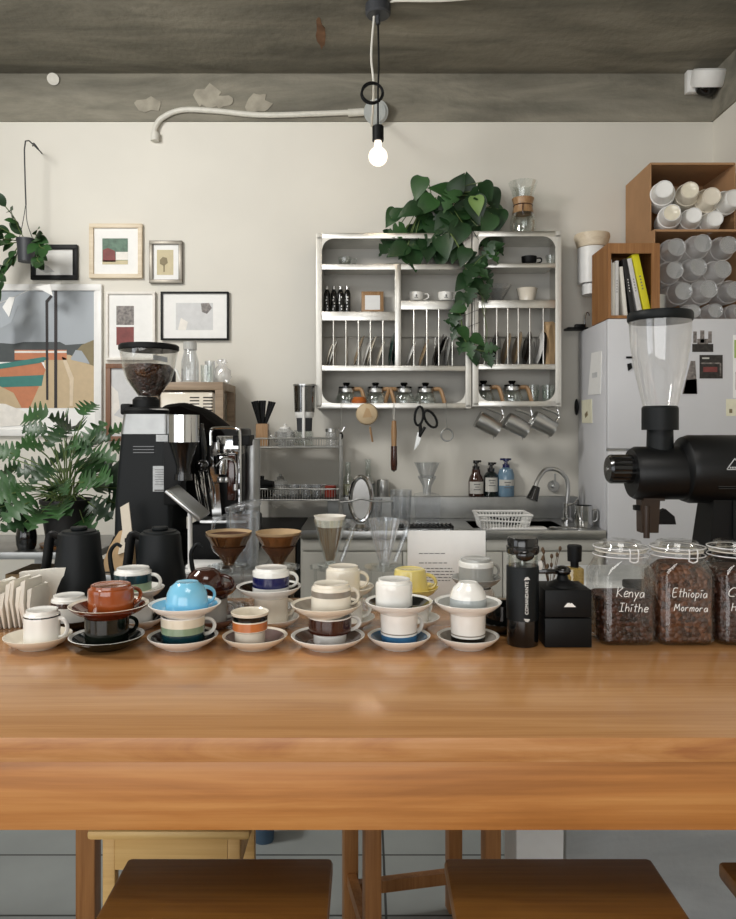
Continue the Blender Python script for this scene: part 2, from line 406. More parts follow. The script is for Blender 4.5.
# ---- pipe, junction box, cables, lamp, camera
p = MB(); zz = [(155, 137), (155, 128), (162, 118), (182, 110), (215, 111), (260, 115), (310, 114), (362, 112)]
p.tube([at(a, b, WY-.028) for a, b in zz], .017, 10); p.cyl(at(348, 113, WY-.035), at(364, 112, WY-.035), .023); p.cyl(at(155, 141, WY-.03), at(155, 133, WY-.03), .026)
solo(p, 'conduit_pipe', 'pipe_white', 'white conduit pipe bending along the concrete beam above the wall', 'pipe')
jb = MB().cyl(at(376, 112, WY-.012), at(376, 112, WY-.07), .075, seg=28); jb.cyl(at(376, 112, WY-.07), at(376, 112, WY-.082), .06, seg=28)
solo(jb, 'junction_box', 'junction_grey', 'round grey junction box at the end of the white conduit', 'electrical box')
pd = 3.85; f = Fr(378, pd, 0); lo = Vector(((378-PX)/FX*pd, pd, 3.66)); lp = thing('pendant_lamp', 'bare globe bulb hanging on a black cord from the concrete ceiling', 'lamp', lo)
zl = lambda py: at(0, py, pd).z-3.66
c = MB(); c.lathe([(0, 0), (.066, 0), (.066, -.045), (.058, -.055), (0, -.055)], 28); c.cyl((0, 0, -.05), (0, 0, -.10), .012); c.build('canopy', 'pot_charcoal', lp)
cd = MB(); cd.tube([(0, 0, -.09), (.004, 0, -.3), (0, 0, -.45), (0, 0, zl(126))], .0048)
cd.tube([(.055*math.cos(a)*(1+.06*math.sin(a*.37))-.03, .014*math.sin(a*.5), zl(93)+.052*math.sin(a)) for a in [k*.45 for k in range(44)]], .0048, 6, smooth=2); cd.build('cord', 'black_matte', lp)
sk = MB(); sk.lathe([(0, zl(126)), (.026, zl(126)), (.03, zl(127)), (.03, zl(141)), (.0, zl(141))], 24); sk.build('socket', 'black_matte', lp)
bl = MB(); zc = zl(156.5); pr = [(.018, zl(141)+.002)]+[(.050*math.sin(a), zc+.050*math.cos(a)) for a in [.45+k*(PI-.45)/14 for k in range(15)]]; bl.lathe(pr, 28); bl.build('bulb', 'bulb_glow', lp)
wc = MB(); wc.tube([(-.02, .005, -.05), (-.035, .02, -.25), (-.022, .05, -.4), (-.03, .3, -.5), (-.03, .62, zl(105)*.62)], .006); solo(wc, 'white_cable', 'cable_white', 'white cable dropping from the black ceiling rose behind the lamp cord', 'cable', lo)
wc = MB(); wc.tube([at(386, 1.5, 3.84), at(400, 0, 3.8), at(440, 0, 3.77), at(480, -3, 3.74)], .01); solo(wc, 'ceiling_conduit', 'cable_white', 'pale conduit running along the ceiling to the black ceiling rose', 'pipe')
f0 = at(104, 79, 0.001); nb = MB().cyl(at(53, 79, WY-.04), at(53, 79, WY+.0), .035, seg=20); solo(nb, 'pipe_cap', 'pipe_white', 'small round white pipe cap in the concrete beam', 'pipe cap')
cam = thing('security_camera', 'white dome security camera on the concrete beam in the corner', 'security camera', at(698, 84, WY-.012))
k = 4.0/FX; m = MB(); m.box((-16*k, 0, -13*k), (2*k, -.05, 12*k), bev=.006); m.build('mount_plate', 'white_plastic', cam)
m = MB(); m.lathe([(0, 12*k), (17*k, 12*k), (19*k, 10*k), (19*k, -3*k), (17*k, -7*k), (14*k, -7*k)], 32, (3*k, -.13, 0)); hs_ = m.build('housing', 'white_plastic', cam); hs_.rotation_euler = (.42, 0, 0); hs_.location = (.01, .035, .035)
m = MB(); m.ball((2*k, -.13, -7*k), 12*k, (1, 1, .8)); hs_ = m.build('dome', 'lens_black', cam); hs_.rotation_euler = (.42, 0, 0); hs_.location = (.01, .035, .035)
m = MB(); m.tube([(20*k, -.10, 0), (27*k, -.05, 1*k), (30*k, -.02, 1*k)], .012); m.build('cable_boot', 'black_matte', cam)

# ================================================================ counter (customer side)
t = thing('wooden_counter', 'long honey coloured wooden counter carrying the cups and coffee jars', 'counter', (0, 1.14, 0))
MB().box((-2.2, 0, T-.0385), (1.95, .95, T), bev=.002).build('counter_top', ['counter_wood', 'edge_wood'], t)
for p_ in t.children[0].data.polygons:
    if p_.normal.y < -.9: p_.material_index = 1
MB().box((-2.2, .004, T-.145), (1.95, .045, T-.0385), bev=.0015).build('front_apron', 'apron_wood', t)
MB().box((-2.2, .90, T-.12), (1.95, .94, T-.0385)).build('rear_apron', 'apron_wood', t)
for x in (-.778, 1.5): MB().box((x, .84, 0), (x+.052, .89, T-.0385), bev=.003).build('leg', 'leg_wood', t)
def stool(name, label, x0, x1, y0, y1, zs, seatmat, legmat, lw=.038, apron=True, rz=0, st=(.24, .30), overhang=.03, th=.03):
    cx, cy = (x0+x1)/2, (y0+y1)/2; w, d = (x1-x0)/2, (y1-y0)/2
    r = thing(name, label, 'stool', (cx, cy, 0), rz)
    MB().box((-w, -d, zs-th), (w, d, zs), bev=.008).build('seat', seatmat, r)
    a, b = w-overhang, d-overhang
    for sx in (-1, 1):
        for sy in (-1, 1): MB().box((sx*a, sy*b, 0), (sx*(a-lw), sy*(b-lw), zs-th), bev=.003).build('leg', legmat, r)
    if apron:
        for sy in (-1, 1): MB().box((-a+lw, sy*b, zs-th-.075), (a-lw, sy*(b-.02), zs-th)).build('apron', seatmat if seatmat == 'pine' else legmat, r)
        for sx in (-1, 1): MB().box((sx*a, -b+lw, zs-th-.075), (sx*(a-.02), b-lw, zs-th)).build('apron', seatmat if seatmat == 'pine' else legmat, r)
    for sy in (-1, 1): MB().box((-a+lw, sy*(b-.008), st[0]), (a-lw, sy*(b-lw+.008), st[0]+.035)).build('stretcher', legmat, r)
    for sx in (-1, 1): MB().box((sx*(a-.008), -b+lw, st[1]), (sx*(a-lw+.008), b-lw, st[1]+.035)).build('stretcher', legmat, r)
    return r
stool('bar_stool', 'dark wooden stool seat in front of the pale pine stool', -.418, -.058, .94, 1.30, .70, 'seat_wood', 'leg_wood')
stool('bar_stool', 'dark wooden stool seat in front of the white bin', .137, .500, .94, 1.30, .70, 'seat_wood', 'leg_wood')
stool('bar_stool', 'dark wooden stool showing only a corner at the right edge', (.612), .97, .93, 1.29, .70, 'seat_wood', 'leg_wood')
stool('wooden_stool', 'orange brown wooden stool legs standing under the counter between the two dark seats', -.06, .34, 1.86, 2.25, .66, 'seat_wood', 'leg_wood', .042, False, rz=.20, st=(.085, .125), overhang=.02)
stool('pine_stool', 'pale pine stool tucked under the wooden counter', -.59, -.245, 1.56, 1.84, .604, 'pine', 'pine', .027, True, overhang=.025, th=.021)
b = thing('plastic_bin', 'white plastic bin on the floor behind the dark stool seat', 'bin', (.450, 2.0, 0))
m = MB(); m.loft([[(-.058, -.08, 0), (.058, -.08, 0), (.058, .08, 0), (-.058, .08, 0)], [(-.062, -.09, .60), (.062, -.09, .60), (.062, .09, .60), (-.062, .09, .60)]]); m.build('bin_body', 'white_plastic', b)
MB().box((-.066, -.095, .60), (.066, .095, .62), bev=.006).build('rim', 'white_plastic', b)
b = on(264, 2.62, 0); m = MB(); m.lathe([(0, 0), (.035, 0), (.04, .16), (.043, .16), (.043, .172), (.03, .172), (.0, .165)], 20)
solo(m, 'floor_bucket', 'blue_plastic', 'small blue bucket on the floor beside the pine stool', 'bucket', b)
k = MB().box((.578, 2.14, 0), (2.15, 2.75, .95), bev=.006); solo(k, 'concrete_counter', 'counter_concrete', 'grey concrete counter under the large black grinder', 'counter')

# ================================================================ cups and saucers
def interp(pf, z):
    for (r0, z0), (r1, z1) in zip(pf, pf[1:]):
        if z0 <= z <= z1: return r0+(r1-r0)*(z-z0)/max(1e-6, z1-z0)
    return pf[-1][0]
STY = {'straight': [(.78, 0), (.93, .03), (.97, .08), (1, 1)], 'foot': [(.86, 0), (.88, .09), (.98, .13), (1, .2), (1, 1)],
       'waist': [(.72, 0), (.76, .10), (.78, .38), (.97, .45), (1, .6), (1, 1)], 'round': [(.52, 0), (.56, .04), (.78, .16), (.93, .38), (.98, .62), (1, 1)],
       'flare': [(.78, 0), (.80, .40), (.91, .46), (.92, .85), (1.0, 1)], 'bowl': [(.50, 0), (.55, .05), (.80, .2), (.96, .45), (1, .75), (1, 1)],
       'taper': [(.70, 0), (.80, .04), (1, 1)]}
def cup(label, pos, h, r, style='straight', mat='white_gloss', bands=(), inv=False, ang=0, hmat=None, handle=True, group=None, hs=1.0):
    t = thing('coffee_cup', label, 'cup', pos, 0, group); pf = STY[style]
    zs = sorted({z for _, z in pf} | {b for q in bands for b in q[:2]} | {.3, .5, .7, .9, .97})
    mats = [mat]+[q[2] for q in bands]; prof = [(0, .012*h)]; mis = []; prof.append((r*pf[0][0]*.85, .012*h)); mis.append(0); prof.append((r*pf[0][0]*.9, 0)); mis.append(0)
    last = None
    for z in zs:
        prof.append((r*interp(pf, z), z*h))
        zm = (z+last)/2 if last is not None else 0; i = 0
        for n, q in enumerate(bands):
            if q[0] <= zm <= q[1]: i = n+1
        mis.append(i); last = z
    for z in (1.012, .97, .6, .3, .12): prof.append((max(.01, r*interp(pf, min(1, z))-(.0015 if z > 1 else .0038)), min(z, 1.012)*h)); mis.append(0)
    prof.append((0, .07*h)); mis.append(0)
    if inv: prof = [(a, h*1.012-z) for a, z in prof]
    MB().lathe(prof, 40, mis=mis).build('cup_body', mats, t)
    if handle:
        z0, z1 = (.82, .26) if style != 'waist' else (.9, .42); q = []
        for k in range(9):
            a = -PI/2+PI*k/8; zc = (z0+z1)/2+(z1-z0)/2*-math.sin(a)*-1; zz = (z0+z1)/2+(z0-z1)/2*math.sin(a)
            q.append((interp(pf, zz)*r*(.97 if k in (0, 8) else 1)+math.cos(a)*r*.46*hs, 0, (h*1.012-zz*h) if inv else zz*h))
        q = [Vector((x*math.cos(ang), x*math.sin(ang), z)) for x, y, z in q]
        MB().tube(q, .0047, 8, smooth=3, flat=.75).build('handle', hmat or mat, t)
    return t
def saucer(label, pos, r, mat='white_gloss', well=None, rim=None, h=.0255, group=None):
    t = thing('saucer', label, 'saucer', pos, 0, group)
    mats = [mat, well or mat, rim or mat]
    prof = [(0, .002), (.50*r, .002), (.52*r, 0), (.57*r, 0), (.60*r, .003), (.82*r, .011), (.985*r, h-.003), (r, h), (.975*r, h+.0005), (.90*r, h-.003), (.70*r, .0095), (.58*r, .0062), (0, .006)]
    MB().lathe(prof, 44, mis=[0, 0, 0, 0, 0, 0, 0, 2, 2 if rim else 0, 1, 1, 1]).build('dish', mats, t); return t
WELL = .0066
def stack(px, d, items, px2=None):
    "items from the bottom up: saucers and cups"
    z = T+.0005; sat = None
    for it in items:
        if it[0] == 's':
            x = it[3].pop('px', px); saucer(it[1], on(x, d, z), it[2], **it[3]); z += WELL
        else:
            kw = dict(it[4]); x = kw.pop('px', px); cup(it[1], on(x, d, z), it[2], it[3], **kw); z += it[2]*1.012+.0004
FD, SD = 1.62, 1.78
stack(38, FD, [('s', 'plain white saucer under the single white cup with a thin black ring', .071, dict(mat='cream_gloss')),
    ('c', 'white cup turned upside down with a thin black ring near its foot', .074, .038, dict(px=42, style='foot', inv=True, bands=[(.155, .195, 'glaze_black')]))])
stack(107, FD, [('s', 'black saucer with a white rim line under the black cup', .080, dict(mat='glaze_darkgreen', rim='white_gloss')),
    ('c', 'glossy black upright cup under the brown saucer', .060, .047, dict(mat='glaze_darkgreen', ang=.7)),
    ('s', 'dark brown saucer with pale edge under the orange brown cup', .085, dict(mat='glaze_brown', rim='cream_gloss', px=109)),
    ('c', 'glossy orange brown cup turned upside down on a brown saucer', .061, .0485, dict(px=111, mat='glaze_orangebrown', style='foot', inv=True, ang=.8))])
stack(183, FD, [('s', 'white saucer with a black well under the green and teal banded upright cup', .076, dict(well='glaze_black')),
    ('c', 'upright cup with cream, sage green and dark teal bands under the blue saucer', .062, .0475, dict(mat='white_gloss', bands=[(.08, .44, 'glaze_teal'), (.44, .68, 'glaze_sage'), (.68, .97, 'glaze_cream')], ang=.35)),
    ('s', 'blue and white saucer under the sky blue cup', .078, dict(well='glaze_blue', mat='white_gloss', px=185)),
    ('c', 'sky blue cup turned upside down on a blue saucer', .065, .046, dict(px=187, mat='glaze_blue', style='round', inv=True, ang=.65))])
stack(255, FD, [('s', 'cream saucer with a dark well under the orange banded cup', .071, dict(mat='cream_gloss', well='glaze_purple')),
    ('c', 'upright cup with an orange band and a black band and no handle', .070, .042, dict(px=250, style='flare', mat='cream_gloss', handle=False, bands=[(.47, .72, 'glaze_orange'), (.76, .92, 'glaze_black')]))])
stack(328, FD, [('s', 'white saucer with a black brown well under the dark brown banded cup', .081, dict(well='glaze_darkbrown')),
    ('c', 'upright white cup with a dark brown band on a narrow foot', .061, .047, dict(px=330, style='waist', bands=[(.45, .97, 'glaze_darkbrown')], ang=.35)),
    ('s', 'cream saucer with a grey ring under the cream ribbed cup', .077, dict(px=326, mat='cream_gloss', well='glaze_greyband')),
    ('c', 'cream cup turned upside down with a grey brown band near its foot', .063, .0435, dict(px=331, mat='cream_gloss', style='foot', inv=True, bands=[(.22, .42, 'glaze_greyband')], ang=.35))])
stack(399, FD, [('s', 'white saucer with a denim blue well', .069, dict(well='glaze_denim')),
    ('c', 'upright white cup with a denim blue foot band', .067, .041, dict(style='straight', bands=[(0.03, .34, 'glaze_denim'), (.40, .44, 'glaze_greyband')], ang=.5)),
    ('s', 'black saucer with a white rim under the plain white cup', .074, dict(well='glaze_black', rim='white_gloss')),
    ('c', 'plain white cup turned upside down with a black rim', .066, .0405, dict(px=394, style='foot', inv=True, handle=False, bands=[(.86, 1, 'glaze_black')]))])
stack(468, FD, [('s', 'white saucer with a thin dark ring under the black footed cup', .068, dict(well='glaze_greyband')),
    ('c', 'upright white cup with a black foot beside the tall hand grinder', .066, .0385, dict(bands=[(.02, .28, 'glaze_black'), (.34, .38, 'glaze_greyband')], ang=.9, handle=False)),
    ('s', 'grey white saucer under the round bowl shaped cup', .073, dict(well='grey_gloss')),
    ('c', 'round white bowl shaped cup with grey squares turned upside down', .060, .0405, dict(style='bowl', inv=True, handle=False, bands=[(.56, .86, 'glaze_greysq')]))])
stack(71, SD, [('s', 'black saucer behind the single white cup', .073, dict(mat='glaze_black')),
    ('c', 'white cup turned upside down with a brown band behind the thin ringed cup', .070, .041, dict(px=69, style='foot', inv=True, bands=[(.2, .36, 'glaze_darkbrown')], ang=1.2))])
stack(136, SD, [('s', 'white saucer with a black well behind the orange brown stack', .069, dict(well='glaze_black')),
    ('c', 'plain white upright cup behind the orange brown stack', .062, .040, dict(ang=.9)),
    ('s', 'white saucer under the teal and sage banded cup', .067, dict()),
    ('c', 'cup turned upside down with dark teal and sage bands in front of a black kettle', .066, .044, dict(px=133, style='foot', inv=True, bands=[(.2, .5, 'glaze_teal'), (.5, .78, 'glaze_sage'), (.78, 1, 'glaze_cream')], ang=.1))])
stack(211, SD, [('s', 'purple brown saucer behind the blue cup stack', .068, dict(mat='glaze_purple')),
    ('c', 'grey white upright cup under the dark brown saucer', .064, .040, dict(mat='grey_gloss', ang=.1)),
    ('s', 'dark brown saucer under the round chocolate brown cup', .062, dict(mat='glaze_darkbrown', px=212)),
    ('c', 'round chocolate brown cup turned upside down behind the blue cup', .060, .047, dict(px=205, mat='glaze_darkbrown', style='round', inv=True, ang=0))])
stack(271, SD, [('s', 'white saucer on the counter behind the orange banded cup', .068, dict()),
    ('c', 'pale grey upright cup under the black and white saucer', .066, .041, dict(mat='cream_gloss', ang=.5)),
    ('s', 'white saucer with a black well under the navy banded cup', .078, dict(well='glaze_black', px=269)),
    ('c', 'white cup turned upside down with a navy blue band', .063, .044, dict(px=271, style='foot', inv=True, bands=[(.32, .72, 'glaze_navy')], ang=.3))])
stack(346, SD, [('s', 'white saucer behind the cream ribbed cup stack', .070, dict()),
    ('c', 'white upright cup behind the cream ribbed cup stack', .066, .041, dict(ang=.2)),
    ('s', 'cream saucer under the plain cream cup', .068, dict(mat='cream_gloss')),
    ('c', 'plain cream cup turned upside down below the filter lined tall dripper', .066, .0415, dict(px=343, mat='cream_gloss', style='foot', inv=True, ang=.2))])
stack(411, SD, [('s', 'white saucer behind the denim blue footed cup', .069, dict()),
    ('c', 'white upright cup under the yellow saucer', .064, .042, dict(ang=.6)),
    ('s', 'pale yellow saucer under the yellow cup', .066, dict(mat='glaze_yellow')),
    ('c', 'pale yellow cup turned upside down in front of the printed sheet', .062, .046, dict(px=410, mat='glaze_yellow', style='taper', inv=True, ang=.1))])
stack(476, 1.885, [('s', 'white saucer behind the bowl shaped cup stack', .066, dict()),
    ('c', 'white upright cup behind the bowl shaped cup stack', .066, .041, dict(ang=.6)),
    ('s', 'grey saucer under the grey cup', .064, dict(mat='grey_gloss')),
    ('c', 'grey cup turned upside down behind the bowl shaped cup', .066, .044, dict(mat='grey_gloss', style='foot', inv=True, ang=.3, bands=[(.1, .3, 'white_gloss')]))])
stack(502, 1.745, [('s', 'black saucer beside the tall black hand grinder', .058, dict(mat='glaze_black')),
    ('c', 'black upright cup beside the tall black hand grinder', .058, .038, dict(mat='glaze_black', ang=.2))])

# ================================================================ things on the counter
# folded paper filters standing in a row
q = random.Random(3)
for i in range(15):
    x = -.945+i*.0105; d = 1.80+q.uniform(-.012, .012); h = .085+q.uniform(0, .03); a = q.uniform(-.12, .12)
    m = MB(); m.loft([[(-.0015, -.035, 0), (.0015, -.035, 0), (.0015, .035, 0), (-.0015, .035, 0)], [(-.0035, -.055, h*.6), (.0035, -.055, h*.6), (.0035, .055, h*.6), (-.0035, .055, h*.6)],
                      [(-.0045, -.05, h), (.004, -.045, h*1.04), (.004, .045, h*.98), (-.0045, .05, h)]])
    solo(m, 'paper_filter', 'filter_paper', 'folded off-white paper filter standing in the row beside the black kettle', 'paper filter', (x, d, T+.001), 'paper filters standing in a row', rot=(0, a*.35, 0))
m = MB(); m.loft([[(-.04, -.004, 0), (.04, -.004, 0), (.04, .004, 0), (-.04, .004, 0)], [(-.065, -.01, .10), (.05, -.008, .13), (.05, .01, .13), (-.065, .012, .10)]])
solo(m, 'paper_filter', 'filter_paper', 'crumpled larger paper filter leaning behind the row of folded filters', 'paper filter', on(40, 1.90, T+.001), rot=(0, .15, 0))

def kettle(px, label, sc=1.0):
    d = 1.955; f = Fr(px, d, T); t = thing('pour_over_kettle', label, 'kettle', f.o)
    zt = f.z(533); m = MB(); m.lathe([(0, .0), (.074, 0), (.076, .004), (.076, .012), (.066, .016)], 36); m.build('base', 'black_matte', t)
    m = MB(); m.lathe([(0, .016), (.070, .016), (.073, .02), (.072, .045), (.066, .09), (.058, .14), (.0535, zt-.01), (.052, zt), (.047, zt+.003), (0, zt+.003)], 40); m.build('kettle_body', 'black_soft', t)
    m = MB(); m.lathe([(0, zt+.003), (.044, zt+.003), (.043, zt+.007), (0, zt+.008)], 32); m.lathe([(0, zt+.007), (.02, zt+.007), (.022, zt+.012), (.02, zt+.017), (0, zt+.018)], 24); m.build('lid', 'black_soft', t)
    m = MB(); m.tube([(-.05, 0, zt-.012), (-.07, 0, zt-.004), (-.078, 0, zt-.02), (-.084, 0, zt-.07), (-.094, 0, zt-.125)], .0085, 10, flat=1.5); m.build('handle', 'black_matte', t)
    m = MB(); m.tube([(.062, 0, .035), (.084, 0, .04), (.092, 0, .075), (.084, 0, .12), (.083, 0, .152), (.098, 0, .172), (.112, 0, .166)], [.008, .0042], 10); m.build('spout', 'black_soft', t)
kettle(79, 'matt black gooseneck kettle behind the orange brown cup stack')
kettle(160, 'matt black gooseneck kettle behind the blue cup stack')

def stand(px, d, label, zt, r=.058):
    t = thing('dripper_stand', label, 'dripper stand', on(px, d, T+.0005))
    m = MB(); m.lathe([(.022, zt-.006), (r, zt-.006), (r, zt), (.022, zt), (.022, zt-.006)], 32); m.build('plate', 'acrylic', t)
    m = MB(); m.lathe([(0, 0), (r*.95, 0), (r*.95, .005), (0, .005)], 32); m.build('base', 'acrylic', t)
    for k in range(3): a = PI/2+2*PI*k/3; MB().cyl((math.cos(a)*r*.8, math.sin(a)*r*.8, .005), (math.cos(a)*r*.8, math.sin(a)*r*.8, zt-.006), .0045, seg=10).build('post', 'acrylic', t)
DD = 1.985
zst = at(0, 566, DD).z-T
def ribs(n, a): return lambda th, z: 1+a*math.cos(n*th)
for px, la, fm in ((229, 'conical dripper holding a brown filter of dark wet coffee', 1), (278.5, 'conical dripper holding an empty tan paper filter', 0)):
    stand(px, DD, 'clear acrylic stand under the '+('dripper of wet coffee' if fm else 'dripper with the empty tan filter'), zst, .057)
    f = Fr(px, DD, T+zst+.001); t = thing('conical_dripper', la, 'coffee dripper', f.o); zt = f.z(533)
    m = MB(); m.lathe([(.012, .002), (.016, .010), (.0595, zt-.006), (.062, zt-.004), (.0605, zt-.003), (.058, zt-.006), (.0145, .012), (.012, .002)], 64, mod=ribs(16, .018)); m.build('cone', 'brown_glass', t)
    m = MB(); m.lathe([(.012, .002), (.045, .0), (.046, .003), (.014, .006)], 32); m.build('flange', 'acrylic', t)
    m = MB(); m.lathe([(.004, .008), (.057, zt-.002), (.0615, zt+.004), (.0595, zt+.004), (.056, zt-.004), (.006, .014), (.004, .008)], 40, mod=ribs(20, .006)); fl = m.build('paper_filter', 'filter_brown', t)
    if fm:
        m = MB(); m.lathe([(0, zt-.014), (.038, zt-.010), (.054, zt-.003), (.0545, zt-.010), (.012, .018), (0, .018)], 36); m.build('coffee_grounds', 'wet_coffee', t)
    m = MB(); m.lathe([(.013, .009), (.045, zt*.6), (.0415, zt*.6), (.0155, .009)], 48, mod=ribs(20, .02)); m.build('coffee_stain_ribs', 'wet_coffee', t)
for px, la, fm in ((330, 'tall fluted dripper lined with a white paper filter', 1), (384, 'tall fluted clear glass dripper with a wavy rim', 0)):
    stand(px, DD, 'clear acrylic stand under the '+('filter lined tall dripper' if fm else 'empty clear tall dripper'), zst, .054)
    f = Fr(px, DD, T+zst+.001); t = thing('fluted_dripper', la, 'coffee dripper', f.o); zt = f.z(519)
    m = MB(); m.lathe([(.013, 0), (.0135, .01), (.028, zt*.5), (.0425, zt), (.0405, zt), (.026, zt*.5), (.0115, .01), (.0115, 0)], 80, mod=lambda th, z, A=.05: 1+A*min(1, z/.05)*math.cos(12*th)); m.build('fluted_cone', 'glass' if fm else 'clear_plastic', t)
    m = MB(); m.lathe([(.012, .001), (.034, 0), (.034, .004), (.012, .006)], 32); m.build('foot', 'glass', t)
    m = MB(); m.tube([(.042, 0, zt-.004), (.058, 0, zt-.010), (.060, 0, zt-.03), (.044, 0, zt*.4), (.030, 0, .012)], .0055, 8, flat=1.5); m.build('handle', 'clear_plastic', t)
    if fm:
        m = MB(); m.lathe([(.009, .014), (.0225, zt*.5), (.0335, zt*.86)], 60); m.build('stained_filter', 'rubber', t)
        m = MB(); m.lathe([(.0335, zt*.84), (.0385, zt), (.0435, zt+.009), (.042, zt+.009), (.0365, zt), (.032, zt*.84)], 48); m.build('paper_filter', 'filter_paper', t)

# printed sheet in a clear holder
f = Fr(446.5, 2.03, T+.0005); t = thing('printed_sheet', 'white printed sheet standing in a clear holder behind the yellow cup', 'sign', f.o)
w2, hh = 39*f.s, f.z(530.5); m = MB(); m.box((-w2-.004, .001, 0), (w2+.004, .004, hh+.002)); m.box((-w2-.004, -.03, 0), (w2+.004, .05, .004)); m.build('holder', 'acrylic', t)
MB().box((-w2, -.0006, .006), (w2, .0006, hh)).build('sheet', 'paper', t)
m = MB(); q = random.Random(5)
for py, x0, x1 in ((553, 419, 446), (562.5, 419, 447), (568, 423, 452), (571, 421, 454), (574, 421, 453), (577, 424, 452), (580, 424, 450)):
    x = x0
    while x < x1:
        w = q.uniform(2, 5); a = f.p(x, py, -.0011); b_ = f.p(min(x+w, x1), py+.8, -.0007); m.box(a, b_); x += w+1.1
m.build('print', 'ink', t, smooth=False)

# tall hand grinder
f = Fr(522.5, 1.64, T+.0005); t = thing('hand_grinder', 'tall slim black hand grinder with white winged lettering', 'coffee grinder', f.o); r = 16*f.s
z = f.z; m = MB(); m.lathe([(0, 0), (r*.93, 0), (r*.97, .003), (r*.97, z(618)), (0, z(618))], 40); m.build('catch_jar', 'black_gloss', t)
m = MB(); m.lathe([(0, z(618)), (r, z(618)), (r, z(566)), (r*.97, z(565)), (0, z(565))], 40); m.build('grinder_body', 'black_soft', t)
m = MB(); m.lathe([(r*.96, z(565)), (r*.96, z(552)), (r*.9, z(552)), (r*.9, z(565)), (r*.96, z(565))], 36); m.build('window_ring', 'glass', t)
m = MB().cyl((0, 0, z(565)), (0, 0, z(550)), .006); m.build('shaft', 'steel', t)
m = MB(); m.lathe([(0, z(553)), (r*.98, z(553)), (r*1.03, z(551)), (r*1.03, z(546)), (r*.97, z(545)), (r*.97, z(539)), (r*.9, z(537)), (0, z(537))], 36); m.build('lid', 'black_gloss', t)
m = MB(); m.ball((0, -r*.72, z(553)), .018, (1.15, .8, .8)); m.cyl((0, 0, z(548)), (0, -r*.7, z(550)), .008); m.build('crank_knob', 'black_gloss', t)
text('lettering', 'COMANDANTE', .0102, 'white_ink', t, (.002, -r-.0002, (z(577)+z(612))/2), (PI/2, -PI/2, 0))
m = MB()
for s, zc in ((1, z(577)), (-1, z(612))):
    for k in range(4): m.prism([(-.006+.0011*k, .0016*k), (.007-.0012*k, .0016*k+.0014), (.007-.0012*k, .0016*k+.0024), (-.006+.0011*k, .0016*k+.001)], (.0015, -r-.0001, zc-(.0 if s > 0 else .006)), (1, 0, 0), (0, 0, s), .0006*s)
m.build('wing_emblem', 'white_ink', t)

# box mill
f = Fr(568.5, 1.61, T+.0005); t = thing('box_grinder', 'square black box grinder with a small white mountain emblem', 'coffee grinder', f.o+Vector((0, .05, 0))); w2 = 23.5*f.s; z = f.z
MB().box((-w2, -.05, 0), (w2, .05, z(618)-.001), bev=.002).build('drawer_box', 'black_matte', t)
MB().box((-w2, -.05, z(618)+.0008), (w2, .05, z(590)), bev=.003).build('upper_box', 'black_matte', t)
m = MB(); m.lathe([(0, z(590)), (.036, z(590)), (.033, z(588)), (.014, z(584)), (.010, z(578)), (.010, z(574))], 28); m.build('hopper_cap', 'black_matte', t)
m = MB(); m.ball((.0, 0, z(575)), .019, (1, 1, .62)); m.box((-.055, -.006, z(578)), (.002, .006, z(573.5)), bev=.002); m.build('crank', 'black_gloss', t)
m = MB(); m.lathe([(0, 0), (.0085, .001), (.0105, .012), (.008, .02), (0, .0215)], 20, (-.054, 0, z(574))); m.build('crank_knob', 'white_plastic', t)
m = MB(); e = f.p(570, 607, -.0502); m.prism([(-.013, 0), (-.006, .0085), (-.001, .009), (.001, .0075), (.004, .009), (.006, .0065), (.013, 0)], e, (1, 0, 0), (0, 0, 1), .0004); m.build('emblem', 'white_ink', t)

# amber bottle and dried flowers
f = Fr(574.5, 1.835, T+.0005); t = thing('amber_bottle', 'small square bottle of amber liquid with a black cap behind the box grinder', 'bottle', f.o); z = f.z
MB().box((-.019, -.019, 0), (.019, .019, z(567)), bev=.004).build('bottle_body', 'amber_clear', t)
m = MB(); m.lathe([(.010, z(568)), (.010, z(561)), (.017, z(561)), (.018, z(546)), (.016, z(545)), (0, z(545))], 24); m.build('cap', 'black_matte', t)
f = Fr(550, 1.85, T+.0005); t = thing('bud_vase', 'small clear bud vase of dried brown flower stems', 'vase', f.o); z = f.z
m = MB(); m.lathe([(0, 0), (.016, 0), (.022, .03), (.010, .07), (.011, .085), (.009, .085), (.008, .07), (.019, .03), (0, .004)], 24); m.build('vase', 'glass', t)
m = MB(); q = random.Random(11)
for k in range(12):
    a = q.uniform(0, 2*PI); rr = q.uniform(.006, .028); zt = q.uniform(z(572), z(548)); e = Vector((math.cos(a)*rr, math.sin(a)*rr*.7, zt)); m.tube([(0, 0, .01), (e.x*.2, e.y*.2, .08), e], .0008, 5, smooth=3)
    m.ball(e, .004, (1, 1, 1.6), seg=8)
m.build('dried_stems', 'twig', t)
m = MB(); m.lathe([(0, 0), (.03, 0), (.052, .014), (.051, .016), (.029, .003), (0, .003)], 32); solo(m, 'glass_saucer', 'glass', 'clear glass dish beside the printed sheet', 'dish', on(507, 1.985, T+.001))

